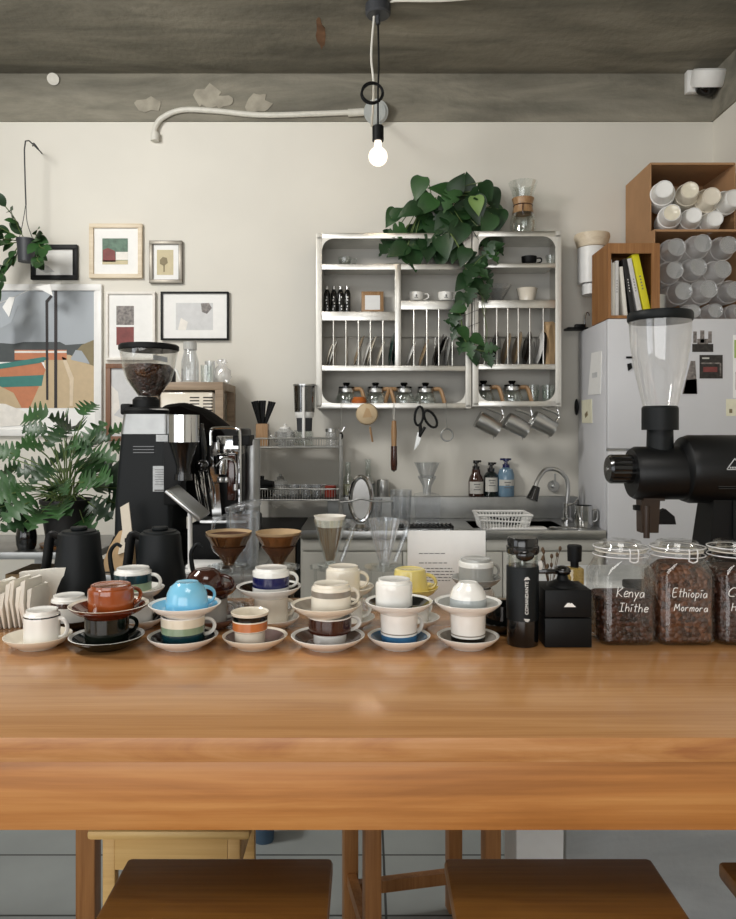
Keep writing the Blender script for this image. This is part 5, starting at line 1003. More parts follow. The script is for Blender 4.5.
for px, py, L, an in ((464, 256, .12, 250), (474, 262, .12, 300), (480, 270, .13, 320), (488, 278, .11, 300), (470, 275, .13, 250), (462, 283, .12, 230), (478, 288, .13, 310), (486, 292, .1, 280), (470, 296, .11, 260), (460, 300, .1, 240), (490, 250, .10, 60), (496, 246, .1, 20), (494, 256, .1, 300), (455, 318, .12, 250), (458, 308, .1, 200), (456, 332, .11, 240), (464, 334, .10, 300), (462, 346, .11, 250), (470, 350, .11, 280), (478, 340, .1, 330), (484, 352, .10, 280), (492, 348, .09, 0), (490, 360, .09, 280), (452, 322, .09, 160), (475, 358, .09, 290), (480, 262, .1, 180)): addleaf(px, py, q.uniform(-.21, -.14), L*1.02, an, q.choice(('heart', 'split', 'split')))
for a, b in (((466, 275), (494, 250)), ((478, 290), (486, 312))): st.tube([p(*a, -.17), p((a[0]+b[0])/2, (a[1]+b[1])/2-4, -.18), p(*b, -.17)], .002, 5)
st.tube([p(484, 290, -.15), p(482, 305, -.135), p(487, 330, -.135), p(484, 352, -.15)], .0022, 5)
st.build('stems', 'stem_green', t); lf.build('foliage', ['leaf_dark', 'leaf_mid', 'leaf_pale'], t, norm=False)
m = MB()
for k in range(5): m.tube([at(463, 290+k*13, RF-.012), at(480, 283+k*13, RF-.012)], .0012, 5, smooth=0)
m.tube([at(474.5, 285, RF-.012), at(474.5, 345, RF-.012)], .0012, 5, smooth=0); m.tube([at(469, 287, RF-.012), at(469, 345, RF-.012)], .0012, 5, smooth=0); solo(m, 'trellis_net', 'black_matte', 'thin dark string net tied over the rack uprights for the vine', 'net')
# ================================================================ sink bench
BZ = .91; BF = 3.98
X0 = on(300, BF, 0).x; X1 = 1.292
t = thing('sink_bench', 'stainless steel sink bench with pale cabinet fronts along the back wall', 'sink bench', (X0, BF, 0)); W = X1-X0; D = WY-.002-BF
sx0, sx1 = on(470, 4.2, 0).x-X0, on(560, 4.2, 0).x-X0
m = MB(); m.box((0, 0, BZ-.045), (W, .10, BZ), bev=.004); m.box((0, .42, BZ-.045), (W, D, BZ)); m.box((0, .10, BZ-.045), (sx0, .42, BZ)); m.box((sx1, .10, BZ-.045), (W, .42, BZ)); m.build('worktop', 'steel', t)
m = MB(); m.box((sx0, .10, BZ-.2), (sx1, .42, BZ-.195)); m.box((sx0-.003, .10, BZ-.2), (sx0, .42, BZ-.002)); m.box((sx1, .10, BZ-.2), (sx1+.003, .42, BZ-.002)); m.box((sx0, .097, BZ-.2), (sx1, .10, BZ-.002)); m.box((sx0, .42, BZ-.2), (sx1, .423, BZ-.002)); m.build('basin', 'steel_dull', t)
MB().box((.12, D-.09, BZ), (W, D, 1.042), bev=.004).build('splashback', 'steel_dull', t)
MB().box((0, .04, .12), (W, D, BZ-.045)).build('cabinet_body', 'cabinet_grey', t); MB().box((0.01, .07, 0), (W-.01, D, .12)).build('plinth', 'dark_interior', t)
n = 3
for k in range(n):
    a = .01+(W-.02)*k/n; MB().box((a+.003, .022, .13), (a+(W-.02)/n-.003, .04, BZ-.12), bev=.003).build('cabinet_door', 'cabinet_grey', t)
MB().box((.012, .022, BZ-.112), (W-.012, .04, BZ-.052), bev=.003).build('drawer_front', 'cabinet_grey', t)
LZ = 1.0425; LD = 4.55
def bottle(px, name, la, prof, mat, capm, d, z, lab=None, pump=True):
    s = d/FX; b = thing(name, la, 'bottle', on(px, d, z)); m = MB(); m.lathe([(r*s, h*s) for r, h in prof], 28); m.build('bottle_body', mat, b); top = prof[-1][1]
    if pump:
        m = MB(); m.lathe([(0, top*s), (3.6*s, top*s), (3.6*s, (top+3)*s), (2*s, (top+3.5)*s), (1.4*s, (top+6)*s), (3*s, (top+6)*s), (3*s, (top+9)*s), (0, (top+9)*s)], 20); m.box((-6*s if pump == 2 else 0, -.9*s, (top+7)*s), (5*s, .9*s, (top+9)*s)); m.build('pump', capm, b)
    if lab:
        m = MB(); h0, h1, r = lab; q = [Vector((r*s*math.sin(a), -r*s*math.cos(a), 0)) for a in [(-1.1+2.2*k/10) for k in range(11)]]; m.loft([[v+Vector((0, 0, h0*s)) for v in q], [v+Vector((0, 0, h1*s)) for v in q]], closed=False); m.build('label', 'label_paper', b, norm=False)
        m = MB(); hh = (h0+h1)/2
        for k, w in enumerate((3.2, 2, 3.4)): m.box((-w*s, -r*s-.0012, (h1-2.2-2.6*k)*s), (w*s, -r*s-.0004, (h1-3.0-2.6*k)*s))
        m.build('label_print', 'ink', b)
bottle(476, 'soap_bottle', 'brown pump bottle with a pale label on the sink ledge', [(0, 0), (7, 0), (7.6, 1), (7.6, 15), (6.5, 19), (4.5, 23), (4, 27), (0, 27)], 'amber_glass', 'black_gloss', LD, LZ, (3, 15, 7.7))
bottle(491, 'soap_bottle', 'dark green pump bottle between the brown and blue bottles', [(0, 0), (6.2, 0), (6.8, 1), (6.8, 21), (5, 23.5), (3, 25), (0, 25)], 'bottle_green', 'black_gloss', LD, LZ, (5, 19, 6.9))
t_ = bottle(506, 'soap_bottle', 'clear blue pump bottle with a dark blue pump on the sink ledge', [(0, 0), (7.6, 0), (8.2, 1), (8.2, 22), (6.5, 27), (3.5, 29), (0, 29)], 'bottle_blue', 'glaze_navy', LD, LZ, (11, 17, 8.3), 2)
for px, h, la, mt in ((348, 32, 'clear glass bottle of pale liquid on the sink ledge by the wire shelf', 'liquid_pale'), (368, 35, 'taller clear glass bottle on the sink ledge behind the polished oval', None)):
    s = LD/FX; b = thing('glass_bottle', la, 'bottle', on(px, LD, LZ)); m = MB(); m.lathe([(0, 0), (6.5*s, 0), (7*s, .01), (7*s, 15*s), (3*s, 21*s), (2.8*s, h*s), (3.4*s, h*s), (3.4*s, (h+2)*s), (2.4*s, (h+2)*s), (2.2*s, 21*s), (6.4*s, 15*s), (6.4*s, .012), (0, .01)], 28); m.build('bottle_body', 'glass', b)
    if mt: m = MB(); m.lathe([(0, .011), (6.3*s, .012), (6.3*s, 12*s), (0, 12*s)], 24); m.build('liquid', mt, b)
    else: m = MB(); m.lathe([(7.1*s, 13*s), (5.4*s, 16.5*s), (3.6*s, 20*s)], 24); m.build('label', 'label_paper', b)
s = 4.5/FX; m = MB(); m.lathe([(0, 0), (5.8*s, 0), (6*s, .004), (6*s, 15*s), (5.2*s, 17*s), (0, 17*s)], 28); solo(m, 'steel_shaker', 'steel', 'small dark steel canister on the sink ledge', 'canister', on(383, LD, LZ))
for px, r, h, la, dd in ((374.5, 8, 28, 'small clear measuring jug beside the polished oval', 4.15), (401, 11, 34, 'clear plastic jug at the middle of the steel bench', 4.25)):
    s = dd/FX; m = MB(); m.lathe([(0, 0), (r*.85*s, 0), (r*s, h*s), (r*.96*s, h*s), (r*.8*s, .006), (0, .006)], 28); solo(m, 'clear_jug', 'clear_plastic', la, 'jug', on(px, dd, BZ+.0006))
dd = 4.3; s = dd/FX; b = thing('dripper_set', 'clear plastic dripper standing on a clear square server on the bench', 'coffee dripper', on(427, dd, BZ+.0006)); z = lambda py: at(0, py, dd).z-BZ
m = MB(); 
def sqr(a, zz): return [(-a, -a, zz), (a, -a, zz), (a, a, zz), (-a, a, zz)]
m.loft([sqr(11*s, 0), sqr(12.5*s, z(497)), sqr(12.5*s, z(495)), sqr(6*s, z(493))], caps=True); m.build('server', 'clear_plastic', b)
m = MB(); m.lathe([(4*s, z(493)), (4.5*s, z(486)), (9*s, z(478)), (9.5*s, z(476)), (8.5*s, z(477)), (3.5*s, z(487)), (4*s, z(493))], 28); m.build('lower_cone', 'clear_plastic', b); m = MB(); m.lathe([(6*s, z(478)), (12.5*s, z(463)), (13.5*s, z(462.5)), (12.3*s, z(463)), (5.6*s, z(478)), (6*s, z(478))], 40, mod=ribs(24, .015)); m.build('dripper', 'clear_plastic', b)
m = MB(); b = thing('drain_mat', 'dark perforated draining grid lying on the bench below the clear server', 'drain grid', on(424, 4.06, BZ+.0006))
for k in range(14): m.box((-.15+k*.023, -.06, .012), (-.143+k*.023, .08, .02))
for y in (-.06, -.02, .03, .076): m.box((-.15, y, .008), (.156, y+.006, .013))
for a, y in ((-.15, -.06), (.148, -.06), (-.15, .076), (.148, .076)): m.box((a, y, 0), (a+.008, y+.006, .01))
m.build('grid', 'black_metal', b)
# polished oval
dd = 4.02; s = dd/FX; b = thing('oval_press', 'polished steel oval stand with a horizontal bar on the steel bench', 'stand', on(361, dd, BZ+.0006)); z = lambda py: at(0, py, dd).z-BZ; zc = z(499)
m = MB(); el = lambda rx, rz, n=32: [(rx*s*math.cos(2*PI*k/n), 0, zc+rz*s*math.sin(2*PI*k/n)) for k in range(n+1)]
m.tube(el(10.6, 22), .013, 10, smooth=0); m.build('oval_ring', 'chrome', b)
m = MB(); n = 32; c = [Vector(v) for v in el(9, 20)[:-1]]; m.loft([[v+Vector((0, -.004, 0)) for v in c], [v+Vector((0, .004, 0)) for v in c]]); m.build('oval_plate', 'steel', b)
m = MB(); m.tube([(-21*s, -.02, z(502)), (-10*s, -.02, z(501)), (0, -.02, z(498.5)), (12*s, -.02, z(501)), (32*s, -.02, z(501))], .005, 8); m.build('bar', 'steel_dull', b); m = MB(); m.lathe([(0, 0), (15*s, 0), (15*s, .008), (7*s, .014), (5*s, .03), (0, .03)], 28); m.build('base', 'chrome', b)
# basket, faucet, cup, tray
dd = 4.10; s = dd/FX; b = thing('dish_basket', 'white plastic dish basket holding a dark utensil beside the faucet', 'basket', on(502, dd, BZ+.0006)); w = 26*s; h = .078
def bx(wx, wy, zz): return [Vector((-wx, -wy, zz)), Vector((wx, -wy, zz)), Vector((wx, wy, zz)), Vector((-wx, wy, zz))]
m = MB(); m.box((-w*.85, -.09, 0), (w*.85, .09, .006)); A, B = bx(w*.85, .09, 0), bx(w, .11, h)
for i in range(4):
    a0, a1, b0, b1 = A[i], A[(i+1) % 4], B[i], B[(i+1) % 4]; nn = 16 if i % 2 == 0 else 9
    for k in range(nn+1): u = k/nn; m.cyl(a0.lerp(a1, u), b0.lerp(b1, u), .0032, seg=6)
    m.cyl(b0, b1, .007, seg=8); m.cyl(a0.lerp(b0, .66), a1.lerp(b1, .5), .005, seg=6)
m.build('basket_body', 'white_plastic', b)
m = MB(); m.ball((0, 0, .02), .045, (1.5, .7, .42)); m.tube([(-.13, .02, .05), (-.05, 0, .035), (0, 0, .02)], .006, 6); m.tube([(.0, 0, .03), (.015, 0, .06), (.03, 0, .03)], .005, 6); solo(m, 'ladle', 'black_metal', 'dark utensil lying in the white dish basket', 'utensil', on(510, dd, BZ+.011))
dd = 4.32; b = thing('faucet', 'chrome gooseneck faucet with a black spray head at the sink', 'faucet', on(567, dd, BZ+.0006)); q = lambda a, c, dy=0: at(a, c, dd)-on(567, dd, BZ)+Vector((0, dy, 0))
m = MB(); m.lathe([(0, 0), (.034, 0), (.034, .02), (.024, .03), (.024, q(0, 503).z), (0, q(0, 503).z)], 24); m.build('faucet_base', 'chrome', b)
m = MB(); m.tube([q(567, 503), q(568, 488), q(566, 478), (q(559, 471)), q(551, 469), q(543, 471, -.02), q(536, 480, -.04), q(533, 488, -.05)], .0125, 10); m.build('spout', 'steel', b)
m = MB(); m.cyl(q(534.5, 486, -.05), q(529.5, 499, -.06), .022, .034, seg=20); m.build('spray_head', 'black_gloss', b); MB().tube([q(567, 505, -.02), q(571, 503, -.05), q(575, 498, -.07)], .007, 8).build('lever', 'chrome', b)
b = thing('wall_spigot', 'small pale round wall valve behind the faucet', 'valve', at(553, 486, WY-.002)); m = MB(); m.cyl((0, 0, 0), (0, -.02, 0), .035, seg=24); m.cyl((0, -.02, 0), (0, -.06, 0), .012); m.build('valve_body', 'steel', b); MB().cyl((0, -.05, .01), (0, -.05, .08), .006).build('lever', 'steel', b)
dd = 4.12; s = dd/FX; h = at(0, 505.5, dd).z-BZ; m = MB(); m.lathe([(0, 0), (8.6*s, 0), (9*s, .006), (9*s, h), (8.4*s, h), (8.4*s, .01), (0, .008)], 32); b = thing('steel_cup', 'shiny steel cup on the bench beside the fridge', 'cup', on(583.5, dd, BZ+.0006)); m.build('cup_body', 'chrome', b); MB().tube([(8.8*s, 0, h*.8), (13*s, -.01, h*.75), (13*s, -.01, h*.35), (8.8*s, 0, h*.25)], .005, 8).build('handle', 'steel', b)
b = thing('bench_tray', 'white tray lying at the front edge of the steel bench', 'tray', on(518, 4.03, BZ+.0006)); MB().box((-.15, -.04, 0), (.15, .04, .012), bev=.004).build('tray', 'white_plastic', b)
m = MB(); m.tube([(0, 0, .006), (.07, .01, .008), (.13, -.01, .006)], .005, 6); m.ball((0, 0, .008), .018, (1.4, 1, .4), seg=12); solo(m, 'spoon', 'steel', 'steel spoon lying on the bench right of the white tray', 'spoon', on(553, 4.03, BZ+.001))

# ================================================================ wire shelf left of the sink
dd = 4.20; s = dd/FX; f = Fr(250, dd, 0); o = on(296, dd, BZ+.0006)
LX0, LX1 = on(249, dd, 0).x, on(340, dd, 0).x
k = thing('dark_cabinet', 'low dark open cabinet of brown things under the wire shelf', 'cabinet', (LX0-.07, 4.05, 0)); w = X0-.004-(LX0-.07)
MB().box((0, 0, BZ-.03), (w, .53, BZ)).build('cabinet_top', 'black_matte', k)
for a in (0, w-.02): MB().box((a, 0, 0), (a+.02, .53, BZ-.03)).build('side_panel', 'black_matte', k)
MB().box((.02, .5, 0), (w-.02, .53, BZ-.03)).build('back_panel', 'dark_interior', k)
for zz in (.35, .62): MB().box((.02, 0, zz), (w-.02, .5, zz+.02)).build('shelf_board', 'dark_interior', k)
for i, (a, wd, hh, mt, la) in enumerate(((.03, .12, .16, 'glaze_darkbrown', 'dark brown box in the low dark cabinet, nearest the espresso machine'), (.16, .10, .12, 'kraft', 'kraft box in the middle of the low dark cabinet'), (.275, .07, .19, 'rubber', 'tall grey brown box in the low dark cabinet nearest the sink'))): solo(MB().box((0, 0, 0), (wd, .2, hh), bev=.004), 'storage_box', mt, la, 'box', (LX0-.07+a, 4.08, .6405))
t = thing('wire_shelf', 'two tier stainless wire shelf standing left of the sink', 'shelf', (LX0, dd, BZ+.0006)); W = LX1-LX0; DP = .30; Z = lambda py: at(0, py, dd).z-BZ-.0006
for a in (0, W):
    for y in (0, DP): MB().cyl((a, y, 0), (a, y, Z(434) if y == 0 else Z(438)), .008, seg=10).build('post', 'steel', t)
T1, T2 = Z(447.5), Z(500)
for zz, hh in ((T1, 9*s), (T2, 11*s)):
    m = MB()
    for y in (0, DP):
        for z_ in (zz, zz+hh): m.cyl((0, y, z_), (W, y, z_), .0048, seg=8)
        n = 34
        for i in range(1, n): m.cyl((W*i/n, y, zz), (W*i/n, y, zz+hh), .0019, seg=5)
    for a in (0, W):
        for z_ in (zz, zz+hh): m.cyl((a, 0, z_), (a, DP, z_), .0045, seg=8)
    for i in range(1, 34): m.cyl((W*i/34, 0, zz), (W*i/34, DP, zz), .0018, seg=5)
    m.build('wire_tier', 'steel', t)
A1 = BZ+T1+.003; A2 = BZ+T2+.003
MBx = MB().box((0.003, .008, .0), (W-.003, DP-.008, .004)); o_ = MBx.build('tier_liner', 'steel_dull', t); o_.location = (0, 0, T1+.0025); MBx = MB().box((0.003, .008, .0), (W-.003, DP-.008, .004)); o_ = MBx.build('tier_liner', 'black_metal', t); o_.location = (0, 0, T2+.0025); A1 += .0045; A2 += .0045
dz = 4.33; b = thing('utensil_holder', 'wooden utensil holder with black straws on the wire shelf', 'holder', on(262.5, dz, A1)); s2 = dz/FX; hh = 22*s2; m = MB(); m.loft([sqr(.034, 0), sqr(.034, hh)]); m.loft([sqr(.029, hh+.0002), sqr(.029, hh+.0004)]); m.build('holder', 'handle_wood', b)
q = random.Random(6)
for i in range(9):
    m = MB(); a = -.30+.072*i+(.10 if i > 5 else 0); L = .135; c = Vector((-.022+i*.0055, q.uniform(-.015, .015), hh+.001)); e = c+Vector((math.sin(a), q.uniform(-.1, .1), math.cos(a))).normalized()*L; m.cyl((0, 0, 0), e-c, .006, .0085, seg=8); solo(m, 'black_straw', 'black_matte', 'black straw in the fan standing in the wooden utensil holder', 'straw', on(262.5, dz, A1)+c, 'black straws in the wooden holder')
b = thing('glass_teapot', 'clear glass teapot in the middle of the wire shelf', 'teapot', on(285, dz, A1)); m = MB(); m.lathe([(0, 0), (.05, 0), (.066, .03), (.058, .08), (.03, .1), (.028, .1), (.055, .08), (.063, .03), (.045, .004), (0, .004)], 28); m.build('pot', 'clear_plastic', b); MB().tube([(.055, 0, .085), (.10, 0, .08), (.10, 0, .03), (.06, 0, .02)], .006, 8).build('handle', 'clear_plastic', b); MB().tube([(-.06, 0, .04), (-.085, 0, .06), (-.10, 0, .095)], [.012, .006], 8).build('spout', 'clear_plastic', b); MB().lathe([(.032, .1), (.03, .108), (.006, .114), (.01, .126), (0, .13)], 20).build('lid', 'white_plastic', b)
b = thing('drip_tower', 'tall clear cold drip tower with a white collar on the wire shelf', 'coffee dripper', on(304.5, dz, A1)); z = lambda py: at(0, py, dz).z-A1
m = MB(); m.lathe([(0, z(413)), (10*s2, z(412)), (11*s2, z(386)), (10.4*s2, z(386)), (9.5*s2, z(411)), (0, z(412))], 32); m.build('upper_chamber', 'smoke_glass', b); m = MB(); m.lathe([(10.4*s2, z(386)), (11.6*s2, z(386)), (11.6*s2, z(384.5)), (0, z(384.2)), (0, z(385.5)), (10.4*s2, z(386))], 32); m.build('lid', 'steel', b)
m = MB(); m.lathe([(0, z(418)), (8*s2, z(418)), (9.5*s2, z(415)), (9.5*s2, z(412)), (0, z(412))], 32); m.build('collar', 'white_plastic', b); m = MB(); m.lathe([(0, z(431)), (7.4*s2, z(431)), (8*s2, z(418)), (0, z(418))], 32); m.build('filter_cup', 'pot_charcoal', b); m = MB(); m.lathe([(0, 0), (9*s2, 0), (9*s2, z(432)), (7*s2, z(431)), (6.5*s2, z(432)), (8.5*s2, .004), (0, .004)], 32); m.build('lower_jug', 'glass', b); MB().cyl((0, -.055, z(440)), (0, -.062, z(388)), .009).build('white_rod', 'white_plastic', b)
s2 = dz/FX; m = MB(); m.lathe([(0, 0), (5.5*s2, 0), (5.5*s2, .075), (4.8*s2, .08), (0, .08)], 24); b = thing('small_jar', 'small clear jar with a steel lid at the right end of the wire shelf', 'jar', on(331, dz, A1)); m.build('jar_body', 'clear_plastic', b); MB().lathe([(0, .0805), (5.6*s2, .0805), (5.6*s2, .10), (0, .10)], 24).build('lid', 'steel', b)
b = thing('black_pan', 'black long handled pan on the lower tier of the wire shelf', 'pan', on(262, dz+.02, A2)); m = MB(); m.lathe([(0, 0), (.06, 0), (.078, .04), (.074, .075), (.03, .10), (0, .10)], 32); m.lathe([(.0, .1), (.012, .1), (.014, .12), (0, .124)], 18); m.build('pan_body', 'black_gloss', b); MB().tube([(-.04, -.05, .06), (-.01, -.12, .088), (.05, -.17, .088), (.09, -.18, .085)], .016, 10, flat=1.4).build('handle', 'black_matte', b)
b = thing('tea_canister', 'grey green round lidded jar beside the black pan', 'jar', on(280.5, dz+.05, A2)); m = MB(); m.lathe([(0, 0), (.046, 0), (.05, .01), (.05, .075), (.035, .095), (0, .095)], 28); m.build('jar_body', 'clear_plastic', b); MB().lathe([(0, .0955), (.02, .0955), (.022, .11), (.010, .118), (.011, .13), (0, .13)], 20).build('lid', 'steel', b)
for i, px in enumerate((294, 306, 317)): m = MB(); m.lathe([(0, 0), (.026, 0), (.033, .07), (.031, .07), (.024, .005), (0, .005)], 24); solo(m, 'glass_tumbler', 'clear_plastic', ('clear tumbler on the lower wire tier nearest the grey green jar', 'clear tumbler in the middle of the three on the lower wire tier', 'clear tumbler on the lower wire tier beside the red jar')[i], 'glass', on(px, dz, A2))
m = MB(); m.lathe([(0, 0), (.032, 0), (.034, .06), (.03, .065), (0, .065)], 24); solo(m, 'red_jar', 'red_plastic', 'small red jar at the right end of the lower wire tier', 'jar', on(330.5, dz, A2))

# ================================================================ wooden shelf with white appliance (left of centre)
dd = 4.15; TZ = at(0, 382, dd).z; a0, a1 = on(150, dd, 0).x, on(223, dd, 0).x
t = thing('wooden_shelf_unit', 'light wooden shelf unit holding a white vented appliance', 'shelf unit', (a0, dd, 0)); W = a1-a0; s = dd/FX
MB().box((0, 0, TZ-8*s), (W, .40, TZ), bev=.003).build('top_board', 'shelf_wood', t)
for x in (0, W-.045):
    for y in (0, .355): MB().box((x, y, 0), (x+.045, y+.045, TZ-8*s)).build('post', 'shelf_wood', t)
MZ = at(0, 421, dd).z; MB().box((.0, .046, MZ-.03), (W, .354, MZ)).build('shelf_board', 'shelf_wood', t); MB().box((.0, .046, .5), (W, .354, .53)).build('shelf_board', 'shelf_wood', t)
x0, x1 = on(159.5, dd+.02, 0).x, on(213, dd+.02, 0).x; b = thing('toaster_oven', 'white vented kitchen appliance inside the light wooden shelf unit', 'appliance', (x0, dd+.02, MZ+.001)); hh = at(0, 391.5, dd).z-MZ
MB().box((0, 0, 0), (x1-x0, .32, hh), bev=.012).build('case', 'cream_gloss', b); m = MB()
for i in range(2):
    for j in range(5): m.box((.17+.075*i, -.001, hh-.03-.018*j), (.225+.075*i, .004, hh-.038-.018*j), bev=.002)
m.build('vent_slots', 'dark_interior', b)
ST = TZ+.0008; s = (dd+.1)/FX; d2 = dd+.1
b = thing('glass_carafe', 'tall clear carafe with a white top on the light wooden shelf', 'carafe', on(190, d2, ST)); m = MB(); m.lathe([(0, 0), (8.5*s, 0), (9*s, .01), (8.5*s, 22*s), (6*s, 31*s), (6*s, 34*s), (5.4*s, 34*s), (8*s, 21*s), (8.4*s, .012), (0, .01)], 30); m.build('carafe_body', 'clear_plastic', b); m = MB(); m.lathe([(5.6*s, 32.5*s), (6.6*s, 33*s), (6.6*s, 41*s), (0, 41*s)], 28); m.build('stopper', 'frosted', b)
for px, r, h, la, mt in ((210, 5.5, 24, 'tall clear jar behind the small glass jar on the light wooden shelf', 'clear_plastic'), (207, 6.5, 18, 'small clear glass jar on the light wooden shelf', 'glass')):
    m = MB(); m.lathe([(0, 0), (r*.95*s, 0), (r*s, h*s), (r*.93*s, h*s), (r*.88*s, .006), (0, .006)], 26); solo(m, 'clear_jar', mt, la, 'jar', on(px, d2+(.13 if px == 210 else .02), ST))
m = MB(); q = random.Random(41); ph = [q.uniform(0, 6) for _ in range(6)]; m.lathe([(0, 0), (.03, .0), (.044, .02), (.05, .05), (.042, .085), (.03, .105), (.018, .118), (.03, .135), (.022, .15), (0, .14)], 36, mod=lambda a, z: 1+.16*math.sin(5*a+ph[0]+60*z)+.10*math.sin(9*a+ph[1]-90*z)); solo(m, 'plastic_bag', 'cup_plastic', 'crumpled clear plastic bag at the right end of the light wooden shelf', 'plastic bag', on(222, d2+.16, ST), angle=80)
b = thing('white_scoop', 'white plastic scoop handle on the light wooden shelf beside the grinder hopper', 'scoop', on(176, d2-.05, ST)); m = MB(); m.tube([(-.02, 0, .07), (-.005, 0, .075), (.01, 0, .05), (.025, 0, .008)], .007, 8); m.build('handle', 'white_plastic', b); MB().box((-.05, 0, 0), (-.01, .04, .085), bev=.004).build('black_holder', 'black_matte', b)

# ================================================================ fridge and what is on it
FD0 = 3.98; FX0 = 1.30; FZ = 2.05
t = thing('fridge', 'tall white fridge with photos stuck on its door', 'fridge', (FX0, FD0, 0))
MB().box((0, .045, .05), (.80, .56, FZ), bev=.012).build('cabinet', 'fridge_white', t); zs = at(0, 450, FD0).z
MB().box((0, 0, zs+.006), (.80, .04, FZ), bev=.010).build('freezer_door', 'fridge_white', t); MB().box((0, 0, .08), (.80, .04, zs-.006), bev=.010).build('fridge_door', 'fridge_white', t)
MB().box((.003, .012, zs-.006), (.10, .035, zs+.006)).build('door_grip', 'steel_dull', t); MB().box((.02, .06, 0), (.78, .54, .05)).build('plinth', 'pot_charcoal', t)
def stick(name, poly, mat, la, cat, marks=(), th=.0022):
    q = [at(a, b, FD0) for a, b in poly]; o = Vector((q[0].x, FD0-.0002, q[0].z)); t = thing(name, la, cat, o); MB().prism([(v.x-o.x, v.z-o.z) for v in q], (0, 0, 0), (1, 0, 0), (0, 0, 1), th).build('sheet', mat, t, smooth=False)
    for pl, mt in marks:
        r = [at(a, b, FD0) for a, b in pl]; MB().prism([(v.x-o.x, v.z-o.z) for v in r], (0, -th-.0002, 0), (1, 0, 0), (0, 0, 1), .0008).build('print', mt, t, smooth=False)
stick('photo_print', rect(691, 331, 714, 353), 'fridge_white', 'photo print of a shiny chrome coffee machine on the fridge door', 'photo', [(rect(692, 344, 713, 352), 'art_night'), (rect(693, 331.5, 696.5, 343), 'art_photo'), (rect(700, 330.5, 704, 343), 'art_photo'), (rect(708, 331.5, 711.5, 343), 'art_photo'), (rect(697, 339, 708, 344), 'art_photo')])
stick('photo_print', rect(699.5, 355, 722.5, 378.5), 'art_night', 'dark square photo print on the fridge door', 'photo', [(rect(700.5, 362.5, 719.5, 364), 'art_photo'), (rect(702, 357.5, 709, 359), 'label_paper'), (rect(703, 367, 717, 372), 'art_red'), (rect(719.5, 363, 721, 376), 'art_photo')])
stick('photo_print', [(681, 395), (690, 360), (696, 360), (698, 395)], 'fridge_white', 'grey photo print partly behind the tall clear hopper', 'photo', [([(682, 394), (690.5, 361), (695, 361), (697, 394)], 'art_photo'), ([(683, 394), (686, 380), (696.4, 379), (697, 394)], 'art_night')])
stick('paper_note', rect(733, 335, 752, 398), 'paper', 'white paper with green pen marks at the right edge of the fridge door', 'note', [(rect(734, 340, 738, 358), 'green_ink'), (rect(735, 372, 744, 390), 'label_paper')])
stick('paper_note', rect(726, 399, 742, 416), 'note_cream', 'cream note at the right edge of the fridge door', 'note', [(rect(729, 409, 732, 413), 'art_olive')])
stick('fridge_magnet', rect(626, 356.5, 632.5, 358.5), 'black_matte', 'small black magnet strip left of the clear hopper', 'magnet', th=.006)
stick('fridge_magnet', [(627, 364), (631, 363), (632, 368), (628, 371)], 'black_matte', 'small dark round magnet left of the clear hopper', 'magnet', th=.006)
def side(name, pts, mat, la, cat, th=.003, marks=()):
    # sheets on the fridge side: (depth, row) pairs
    o = Vector((FX0-.0006, pts[0][0], at(0, pts[0][1], pts[0][0]).z)); t = thing(name, la, cat, o); mk = lambda P: [(d-o.y, at(0, py, d).z-o.z) for d, py in P]
    MB().prism(mk(pts), (0, 0, 0), (0, 1, 0), (0, 0, 1), -th).build('sheet', mat, t, smooth=False)
    for P, mt in marks: MB().prism(mk(P), (-th-.0003, 0, 0), (0, 1, 0), (0, 0, 1), -.001).build('print', mt, t, smooth=False)
dx = lambda px: FX0*FX/(px-PX)
side('paper_note', [(dx(602), 351), (dx(592), 353), (dx(588.5), 395), (dx(601), 394)], 'paper', 'tall white paper note taped on the grey side of the fridge', 'note', marks=[([(dx(598), 372), (dx(593), 373), (dx(593), 378), (dx(598), 377)], 'paper_grey')])
side('paper_note', [(dx(592), 399), (dx(582), 400.5), (dx(582.5), 423), (dx(592.5), 423)], 'note_cream', 'short cream note with a green mark on the side of the fridge', 'note', marks=[([(dx(588), 411), (dx(585.5), 414), (dx(586), 418), (dx(588.5), 415)], 'art_olive')])
b = thing('bottle_opener', 'small dark clip hanging at the back edge of the fridge side', 'clip', (FX0-.001, dx(578.5), at(0, 407, 4.5).z)); m = MB(); m.ball((-.0115, 0, 0), .03, (.4, .8, 1.7), seg=14); m.build('clip', 'black_metal', b)
GZ = FZ+.0008
